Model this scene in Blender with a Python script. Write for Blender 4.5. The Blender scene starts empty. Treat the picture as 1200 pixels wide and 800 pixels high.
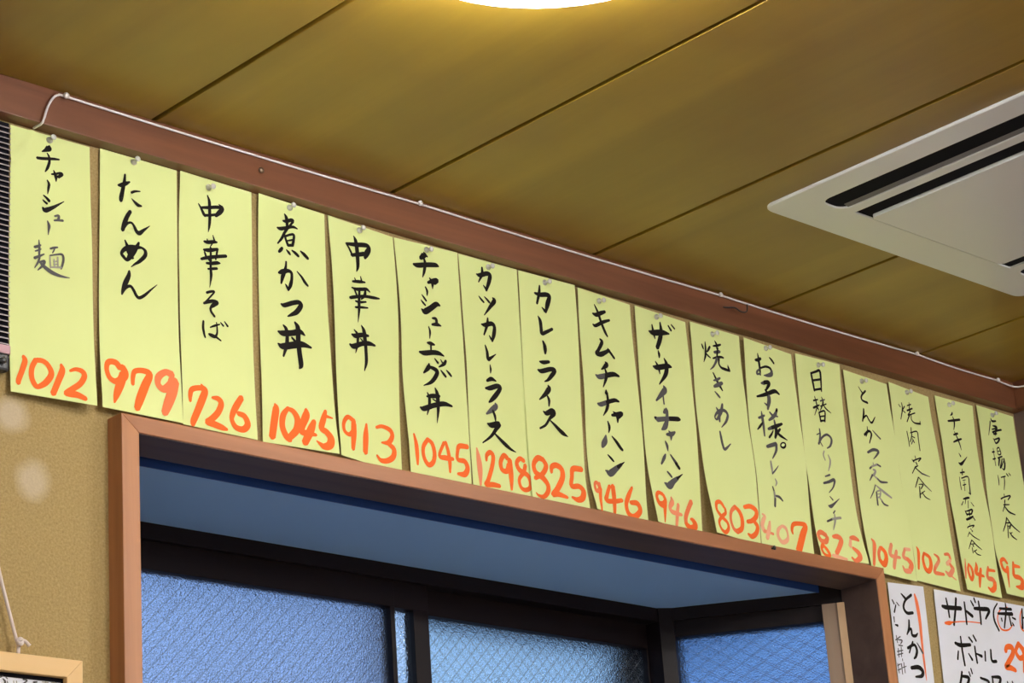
# Menu strips pinned along the top of a restaurant wall, above a bay window.
import bpy, bmesh, math, random
from mathutils import Vector, Matrix

C = bpy.context.scene.collection
SC = bpy.context.scene

# ---------------------------------------------------------------- camera
ZC = 1.15                                   # eye height of the seated photographer
F_PX = 2770.986
Rv = Vector((0.72561731, -0.68471533, -0.06815013))
Uv = Vector((-0.19005655, -0.29462246, 0.93652342))
Fv = Vector((0.6613305, 0.66660522, 0.34391779))
cam = bpy.data.cameras.new('camera')
cam_ob = bpy.data.objects.new('camera', cam)
C.objects.link(cam_ob)
cam.sensor_width = 36.0
cam.lens = 36.0 * F_PX / 1200.0
cam.clip_start = 0.05
cam_ob.matrix_world = Matrix(((Rv.x, Uv.x, -Fv.x, 0), (Rv.y, Uv.y, -Fv.y, 0), (Rv.z, Uv.z, -Fv.z, ZC), (0, 0, 0, 1)))
SC.camera = cam_ob

# ---------------------------------------------------------------- light and exposure
SKY = (0.36, 0.60, 1.0)
SKY_STRENGTH = 1.05
LAMP_STRENGTH = 14.0                          # the ceiling light in view
ADDED_LAMP_STRENGTH = 104.0                    # unseen lamps added to light the strips
ADDED_UPLIGHT_STRENGTH = 130.0  # hidden ring added to brighten the ceiling round the lamp
LAMP_COLOR = (1.0, 0.985, 0.95)
SC.view_settings.view_transform = 'Standard'
SC.view_settings.look = 'None'
SC.view_settings.gamma = 1.0
SC.view_settings.use_curve_mapping = False
SC.view_settings.exposure = 0.0
w = bpy.data.worlds.new('sky')
SC.world = w
w.use_nodes = True
_bg = w.node_tree.nodes['Background']
_bg.inputs[1].default_value = SKY_STRENGTH
_tc = w.node_tree.nodes.new('ShaderNodeTexCoord'); _sp = w.node_tree.nodes.new('ShaderNodeSeparateXYZ'); _rp = w.node_tree.nodes.new('ShaderNodeValToRGB')
w.node_tree.links.new(_tc.outputs['Generated'], _sp.inputs[0]); w.node_tree.links.new(_sp.outputs['Z'], _rp.inputs['Fac'])
_rp.color_ramp.elements[0].position = 0.02; _rp.color_ramp.elements[0].color = (0.10, 0.15, 0.26, 1)      # low, behind the neighbouring roofs
_rp.color_ramp.elements[1].position = 0.60; _rp.color_ramp.elements[1].color = (0.80, 1.05, 1.45, 1)
_e = _rp.color_ramp.elements.new(0.25); _e.color = (*SKY, 1)
w.node_tree.links.new(_rp.outputs['Color'], _bg.inputs[0])

# ---------------------------------------------------------------- helpers
def tag(o, label=None, cat=None, group=None, kind=None):
    if label: o['label'] = label
    if cat: o['category'] = cat
    if group: o['group'] = group
    if kind: o['kind'] = kind
    return o

def obj(name, bm, mat, parent=None, smooth=False):
    me = bpy.data.meshes.new(name)
    bmesh.ops.recalc_face_normals(bm, faces=bm.faces)
    bm.to_mesh(me); bm.free()
    for m in (mat if isinstance(mat, (list, tuple)) else [mat]):
        me.materials.append(m)
    if smooth:
        for p in me.polygons: p.use_smooth = True
    o = bpy.data.objects.new(name, me)
    C.objects.link(o)
    if parent:
        o.parent = parent
        o.matrix_parent_inverse = Matrix.Translation(-parent.location) if parent.parent is None else Matrix.Identity(4)
    return o

def empty(name, loc):
    o = bpy.data.objects.new(name, None)
    o.empty_display_size = 0.05
    o.location = loc
    C.objects.link(o)
    return o

def box(bm, x0, x1, y0, y1, z0, z1, bev=0.0):
    vs = [bm.verts.new((x, y, z)) for x in (x0, x1) for y in (y0, y1) for z in (z0, z1)]
    fs = [bm.faces.new([vs[i] for i in q]) for q in ((0, 1, 3, 2), (4, 6, 7, 5), (0, 4, 5, 1), (2, 3, 7, 6), (0, 2, 6, 4), (1, 5, 7, 3))]
    if bev > 0:
        es = list({e for f in fs for e in f.edges})
        bmesh.ops.bevel(bm, geom=es, offset=bev, segments=2, profile=0.6, affect='EDGES')
        return []
    return fs

def prism(bm, pts, z0, z1, bev=0.0):
    """vertical prism over an xy outline"""
    a = [bm.verts.new((x, y, z0)) for x, y in pts]
    b = [bm.verts.new((x, y, z1)) for x, y in pts]
    n = len(pts)
    fs = [bm.faces.new(a), bm.faces.new(b)]
    for i in range(n):
        fs.append(bm.faces.new((a[i], a[(i + 1) % n], b[(i + 1) % n], b[i])))
    if bev > 0:
        es = list({e for f in fs[:1] for e in f.edges})
        bmesh.ops.bevel(bm, geom=es, offset=bev, segments=2, profile=0.6, affect='EDGES')

def tube(bm, pts, r, seg=8, caps=True):
    pts = [Vector(p) for p in pts]
    rings = []
    up = Vector((0, 0, 1))
    for i, p in enumerate(pts):
        t = (pts[min(i + 1, len(pts) - 1)] - pts[max(i - 1, 0)]).normalized()
        a = t.cross(up)
        if a.length < 1e-3: a = t.cross(Vector((1, 0, 0)))
        a.normalize(); b = t.cross(a)
        rr = r[i] if isinstance(r, (list, tuple)) else r
        rings.append([bm.verts.new(p + (a * math.cos(k * 2 * math.pi / seg) + b * math.sin(k * 2 * math.pi / seg)) * rr) for k in range(seg)])
    for i in range(len(rings) - 1):
        for k in range(seg):
            bm.faces.new((rings[i][k], rings[i][(k + 1) % seg], rings[i + 1][(k + 1) % seg], rings[i + 1][k]))
    if caps:
        bm.faces.new(rings[0]); bm.faces.new(rings[-1])

def lathe(bm, prof, M, seg=16):
    """prof: (radius, height) pairs turned about local z, placed by matrix M"""
    rings = []
    for r, h in prof:
        rings.append([bm.verts.new(M @ Vector((r * math.cos(k * 2 * math.pi / seg), r * math.sin(k * 2 * math.pi / seg), h))) for k in range(seg)])
    for i in range(len(rings) - 1):
        for k in range(seg):
            bm.faces.new((rings[i][k], rings[i][(k + 1) % seg], rings[i + 1][(k + 1) % seg], rings[i + 1][k]))
    bm.faces.new(rings[0]); bm.faces.new(rings[-1])

def spline(pts, n=8):
    """Catmull-Rom through tuples of any length"""
    if len(pts) < 3:
        return [tuple(a + (b - a) * k / n for a, b in zip(pts[0], pts[-1])) for k in range(n + 1)]
    P = [tuple(2 * a - b for a, b in zip(pts[0], pts[1]))] + list(pts) + [tuple(2 * a - b for a, b in zip(pts[-1], pts[-2]))]
    out = []
    for i in range(1, len(P) - 2):
        for k in range(n):
            t = k / n
            out.append(tuple(0.5 * (2 * b + (c - a) * t + (2 * a - 5 * b + 4 * c - d) * t * t + (3 * b - a - 3 * c + d) * t ** 3)
                             for a, b, c, d in zip(P[i - 1], P[i], P[i + 1], P[i + 2])))
    out.append(tuple(pts[-1]))
    return out

# ---------------------------------------------------------------- materials
def mat(name, color, rough=0.6, **kw):
    m = bpy.data.materials.new(name)
    m.use_nodes = True
    b = m.node_tree.nodes['Principled BSDF']
    b.inputs['Base Color'].default_value = (*color, 1)
    b.inputs['Roughness'].default_value = rough
    for k, v in kw.items():
        b.inputs[k].default_value = v
    return m

def N(m, typ, **inp):
    n = m.node_tree.nodes.new(typ)
    for k, v in inp.items():
        if k.startswith('_'): setattr(n, k[1:], v)
        else: n.inputs[k].default_value = v
    return n

def L(m, a, b): m.node_tree.links.new(a, b)

def grain(name, c0, c1, scale, rough=0.45, axis='X', bump=0.05, detail=6, coat=0.0, blotch=0.0, blotch_color=None, spec=0.5):
    """wood with the grain stretched along one axis (object coordinates)"""
    m = mat(name, c0, rough)
    b = m.node_tree.nodes['Principled BSDF']
    b.inputs['Coat Weight'].default_value = coat
    b.inputs['Coat Roughness'].default_value = rough * 0.8
    b.inputs['Specular IOR Level'].default_value = spec
    tc = N(m, 'ShaderNodeTexCoord')
    mp = N(m, 'ShaderNodeMapping')
    s = {'X': (0.06, 1, 1), 'Y': (1, 0.06, 1), 'Z': (1, 1, 0.06)}[axis]
    mp.inputs['Scale'].default_value = s
    L(m, tc.outputs['Object'], mp.inputs['Vector'])
    n1 = N(m, 'ShaderNodeTexNoise', Scale=scale, Detail=detail, Roughness=0.6, Distortion=0.6)
    L(m, mp.outputs[0], n1.inputs['Vector'])
    r = N(m, 'ShaderNodeValToRGB')
    r.color_ramp.elements[0].position = 0.30; r.color_ramp.elements[0].color = (*c0, 1)
    r.color_ramp.elements[1].position = 0.72; r.color_ramp.elements[1].color = (*c1, 1)
    L(m, n1.outputs['Fac'], r.inputs['Fac'])
    out = r.outputs['Color']
    if blotch > 0:
        n2 = N(m, 'ShaderNodeTexNoise', Scale=5.0, Detail=3.0)
        L(m, tc.outputs['Object'], n2.inputs['Vector'])
        mx = N(m, 'ShaderNodeMix', _data_type='RGBA')
        mr = N(m, 'ShaderNodeMapRange')
        mr.inputs['From Min'].default_value = 0.42; mr.inputs['From Max'].default_value = 0.72; mr.inputs['To Max'].default_value = blotch
        L(m, n2.outputs['Fac'], mr.inputs['Value'])
        L(m, mr.outputs[0], mx.inputs['Factor'])
        L(m, out, mx.inputs['A'])
        mx.inputs['B'].default_value = (*(blotch_color or c0), 1)
        out = mx.outputs['Result']
    L(m, out, b.inputs['Base Color'])
    bp = N(m, 'ShaderNodeBump', Strength=bump, Distance=0.002)
    L(m, n1.outputs['Fac'], bp.inputs['Height'])
    L(m, bp.outputs[0], b.inputs['Normal'])
    return m

M_ceiling = grain('ceiling_plywood', (0.25, 0.150, 0.012), (0.37, 0.232, 0.022), 9.0, rough=0.45, axis='Y', bump=0.03, coat=0.32, blotch=0.5, blotch_color=(0.235, 0.12, 0.018), spec=0.4)
M_gap = mat('dark_gap', (0.02, 0.013, 0.012), 0.8)
M_beam = grain('beam_wood', (0.120, 0.040, 0.017), (0.225, 0.082, 0.036), 26.0, rough=0.42, axis='X', bump=0.06)
M_beam_y = grain('beam_wood_side', (0.120, 0.040, 0.017), (0.225, 0.082, 0.036), 26.0, rough=0.42, axis='Y', bump=0.06)
M_frame_x = grain('window_casing_wood', (0.30, 0.115, 0.045), (0.48, 0.205, 0.088), 22.0, rough=0.45, axis='X', bump=0.06)
M_frame_z = grain('window_jamb_wood', (0.31, 0.122, 0.048), (0.52, 0.232, 0.098), 22.0, rough=0.45, axis='Z', bump=0.06)
M_sash = grain('dark_window_frame', (0.008, 0.0045, 0.0055), (0.014, 0.008, 0.009), 20.0, rough=0.5, axis='X', bump=0.02, spec=0.2)
M_post = grain('pale_post_wood', (0.58, 0.37, 0.20), (0.70, 0.47, 0.27), 18.0, rough=0.5, axis='Z', bump=0.03)
M_post2 = grain('brown_post_wood', (0.26, 0.17, 0.11), (0.34, 0.235, 0.16), 18.0, rough=0.5, axis='Z', bump=0.03)
M_blue_shade = mat('blue_riser_shade', (0.02, 0.08, 0.36), 0.5)  # bluish sky-lit shade of the bay ceiling's front edge, put into the color
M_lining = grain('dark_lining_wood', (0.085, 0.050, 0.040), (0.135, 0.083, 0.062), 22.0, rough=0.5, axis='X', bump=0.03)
M_pale = grain('picture_frame_wood', (0.70, 0.44, 0.17), (0.82, 0.55, 0.25), 14.0, rough=0.45, axis='X', bump=0.02)
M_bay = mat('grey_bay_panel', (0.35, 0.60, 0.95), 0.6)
M_rwall = grain('dark_brown_wall', (0.10, 0.06, 0.055), (0.15, 0.095, 0.085), 12.0, rough=0.6, axis='Z')
M_room = mat('room_paint', (0.78, 0.80, 0.80), 0.8)
M_floor = grain('floor_boards', (0.26, 0.22, 0.18), (0.34, 0.29, 0.24), 10.0, rough=0.5, axis='X')

def stucco():
    m = mat('sandy_stucco', (0.5, 0.33, 0.13), 0.9)
    b = m.node_tree.nodes['Principled BSDF']
    tc = N(m, 'ShaderNodeTexCoord')
    n1 = N(m, 'ShaderNodeTexNoise', Scale=320.0, Detail=4.0, Roughness=0.7)
    n2 = N(m, 'ShaderNodeTexNoise', Scale=14.0, Detail=4.0)
    for n in (n1, n2): L(m, tc.outputs['Object'], n.inputs['Vector'])
    r = N(m, 'ShaderNodeValToRGB')
    r.color_ramp.elements[0].position = 0.25; r.color_ramp.elements[0].color = (0.265, 0.18, 0.062, 1)
    r.color_ramp.elements[1].position = 0.75; r.color_ramp.elements[1].color = (0.51, 0.38, 0.168, 1)
    L(m, n1.outputs['Fac'], r.inputs['Fac'])
    out = r.outputs['Color']
    # worn whitish scuffs, at their own places on the plaster
    for (px, pz, rad, am) in ((1.4385, ZC + 0.925, 0.030, 0.55), (1.468, ZC + 0.845, 0.034, 0.5)):
        v = N(m, 'ShaderNodeVectorMath', _operation='DISTANCE')
        v.inputs[1].default_value = (px, 2.30, pz)
        L(m, tc.outputs['Object'], v.inputs[0])
        ad = N(m, 'ShaderNodeMath', _operation='MULTIPLY_ADD')
        ad.inputs[1].default_value = 0.035; 
        L(m, n2.outputs['Fac'], ad.inputs[0]); L(m, v.outputs['Value'], ad.inputs[2])
        mr = N(m, 'ShaderNodeMapRange')
        mr.inputs['From Min'].default_value = rad + 0.015; mr.inputs['From Max'].default_value = rad + 0.002
        mr.inputs['To Min'].default_value = 0.0; mr.inputs['To Max'].default_value = am
        mr.inputs['From Min'].default_value, mr.inputs['From Max'].default_value = rad - 0.004, rad + 0.014
        mr.inputs['To Min'].default_value, mr.inputs['To Max'].default_value = am, 0.0
        L(m, ad.outputs[0], mr.inputs['Value'])
        mx = N(m, 'ShaderNodeMix', _data_type='RGBA')
        L(m, mr.outputs[0], mx.inputs['Factor']); L(m, out, mx.inputs['A'])
        mx.inputs['B'].default_value = (0.66, 0.58, 0.46, 1)
        out = mx.outputs['Result']
    L(m, out, b.inputs['Base Color'])
    bp = N(m, 'ShaderNodeBump', Strength=0.5, Distance=0.002)
    L(m, n1.outputs['Fac'], bp.inputs['Height']); L(m, bp.outputs[0], b.inputs['Normal'])
    return m
M_stucco = stucco()

def wired_glass(name, tint, rough, wires, bump=0.6, bscale=260.0, pitch=0.022, wire_mix=0.4):
    """patterned wired glass: rough transmission, hammered bump, a diagonal wire grid"""
    m = mat(name, tint, rough, IOR=1.35)
    nt = m.node_tree
    b = nt.nodes['Principled BSDF']
    b.inputs['Transmission Weight'].default_value = 1.0
    tc = N(m, 'ShaderNodeTexCoord')
    n1 = N(m, 'ShaderNodeTexNoise', Scale=bscale, Detail=2.0)
    L(m, tc.outputs['Object'], n1.inputs['Vector'])
    bp = N(m, 'ShaderNodeBump', Strength=bump, Distance=0.004)
    L(m, n1.outputs['Fac'], bp.inputs['Height']); L(m, bp.outputs[0], b.inputs['Normal'])
    sx = N(m, 'ShaderNodeSeparateXYZ'); L(m, tc.outputs['Object'], sx.inputs[0])
    masks = []
    for sg in wires:
        a = N(m, 'ShaderNodeMath', _operation='MULTIPLY_ADD'); a.inputs[1].default_value = sg
        L(m, sx.outputs['X'], a.inputs[0]); L(m, sx.outputs['Z'], a.inputs[2])
        d = N(m, 'ShaderNodeMath', _operation='MULTIPLY'); d.inputs[1].default_value = 1 / pitch
        L(m, a.outputs[0], d.inputs[0])
        f = N(m, 'ShaderNodeMath', _operation='FRACT'); L(m, d.outputs[0], f.inputs[0])
        l = N(m, 'ShaderNodeMath', _operation='LESS_THAN'); l.inputs[1].default_value = 0.055
        L(m, f.outputs[0], l.inputs[0]); masks.append(l.outputs[0])
    mk = masks[0]
    if len(masks) > 1:
        mxm = N(m, 'ShaderNodeMath', _operation='MAXIMUM'); L(m, masks[0], mxm.inputs[0]); L(m, masks[1], mxm.inputs[1]); mk = mxm.outputs[0]
    wire = N(m, 'ShaderNodeBsdfPrincipled'); wire.inputs['Base Color'].default_value = (0.10, 0.13, 0.20, 1); wire.inputs['Roughness'].default_value = 0.5
    ms = N(m, 'ShaderNodeMixShader')
    mul = N(m, 'ShaderNodeMath', _operation='MULTIPLY'); mul.inputs[1].default_value = wire_mix
    L(m, mk, mul.inputs[0]); L(m, mul.outputs[0], ms.inputs[0])
    L(m, b.outputs[0], ms.inputs[1]); L(m, wire.outputs[0], ms.inputs[2])
    L(m, ms.outputs[0], nt.nodes['Material Output'].inputs['Surface'])
    return m
M_glass_a = wired_glass('patterned_wired_glass', (0.72, 0.78, 0.94), 0.22, (-1.0,), bump=0.6, bscale=380.0, wire_mix=0.3)
M_glass_b = wired_glass('clear_wired_glass', (0.86, 0.98, 1.0), 0.20, (1.0, -1.0), bump=0.4, bscale=330.0)
M_glass_c = wired_glass('pale_patterned_glass', (1.0, 1.0, 1.0), 0.10, (1.0, -1.0), bump=0.4, wire_mix=0.2)
M_glass_d = wired_glass('side_patterned_glass', (0.34, 0.50, 0.74), 0.22, (1.0, -1.0), bump=0.65, bscale=340.0)

def paper(name, c):
    m = mat(name, c, 0.75)
    b = m.node_tree.nodes['Principled BSDF']
    b.inputs['Specular IOR Level'].default_value = 0.25
    tc = N(m, 'ShaderNodeTexCoord')
    n = N(m, 'ShaderNodeTexNoise', Scale=9.0, Detail=3.0)
    L(m, tc.outputs['Object'], n.inputs['Vector'])
    mx = N(m, 'ShaderNodeMix', _data_type='RGBA')
    mx.inputs['A'].default_value = (c[0] * 0.97, c[1] * 0.97, c[2] * 0.92, 1)
    mx.inputs['B'].default_value = (min(1, c[0] * 1.03), min(1, c[1] * 1.03), c[2] * 1.08, 1)
    L(m, n.outputs['Fac'], mx.inputs['Factor']); L(m, mx.outputs['Result'], b.inputs['Base Color'])
    return m
M_yellow = paper('yellow_paper', (0.765, 0.855, 0.365))
M_white = paper('white_paper', (0.78, 0.80, 0.88))
INKS = {k: mat(n, c, 0.8, **{'Specular IOR Level': 0.15}) for k, n, c in (
    ('k', 'black_ink', (0.012, 0.010, 0.009)), ('g', 'dry_brush_ink', (0.10, 0.098, 0.10)), ('G', 'faint_ink', (0.36, 0.35, 0.30)),
    ('o', 'orange_marker', (0.93, 0.17, 0.035)), ('r', 'worn_orange_marker', (0.88, 0.22, 0.09)),
    ('p', 'dry_orange_marker', (0.86, 0.30, 0.16)), ('P', 'faint_pink_marker', (0.90, 0.46, 0.28)))}
M_cord = mat('white_cord', (0.80, 0.76, 0.76), 0.5)
M_twine = mat('cotton_twine', (0.72, 0.62, 0.58), 0.9)
M_black = mat('black_metal', (0.02, 0.02, 0.022), 0.4)
M_steel = mat('dull_screw', (0.22, 0.16, 0.11), 0.35, Metallic=0.8)
M_clear = mat('clear_plastic', (0.97, 0.97, 0.95), 0.12, IOR=1.4)
M_clear.node_tree.nodes['Principled BSDF'].inputs['Transmission Weight'].default_value = 0.35
M_acw = mat('air_conditioner_white', (0.79, 0.81, 0.84), 0.34, **{'Coat Weight': 0.4, 'Coat Roughness': 0.25})
M_acd = mat('air_conditioner_dark', (0.008, 0.008, 0.013), 0.8, **{'Specular IOR Level': 0.1})
M_acg = mat('vane_grey', (0.16, 0.16, 0.17), 0.4)
M_slat = mat('slat_metal', (0.42, 0.36, 0.38), 0.4)
M_pink = mat('pink_rail', (0.62, 0.36, 0.42), 0.5)

def lamp_mat(name, s):
    m = mat(name, (0.9, 0.9, 0.88), 0.4)
    b = m.node_tree.nodes['Principled BSDF']
    b.inputs['Emission Color'].default_value = (*LAMP_COLOR, 1)
    b.inputs['Emission Strength'].default_value = s
    return m

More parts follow.
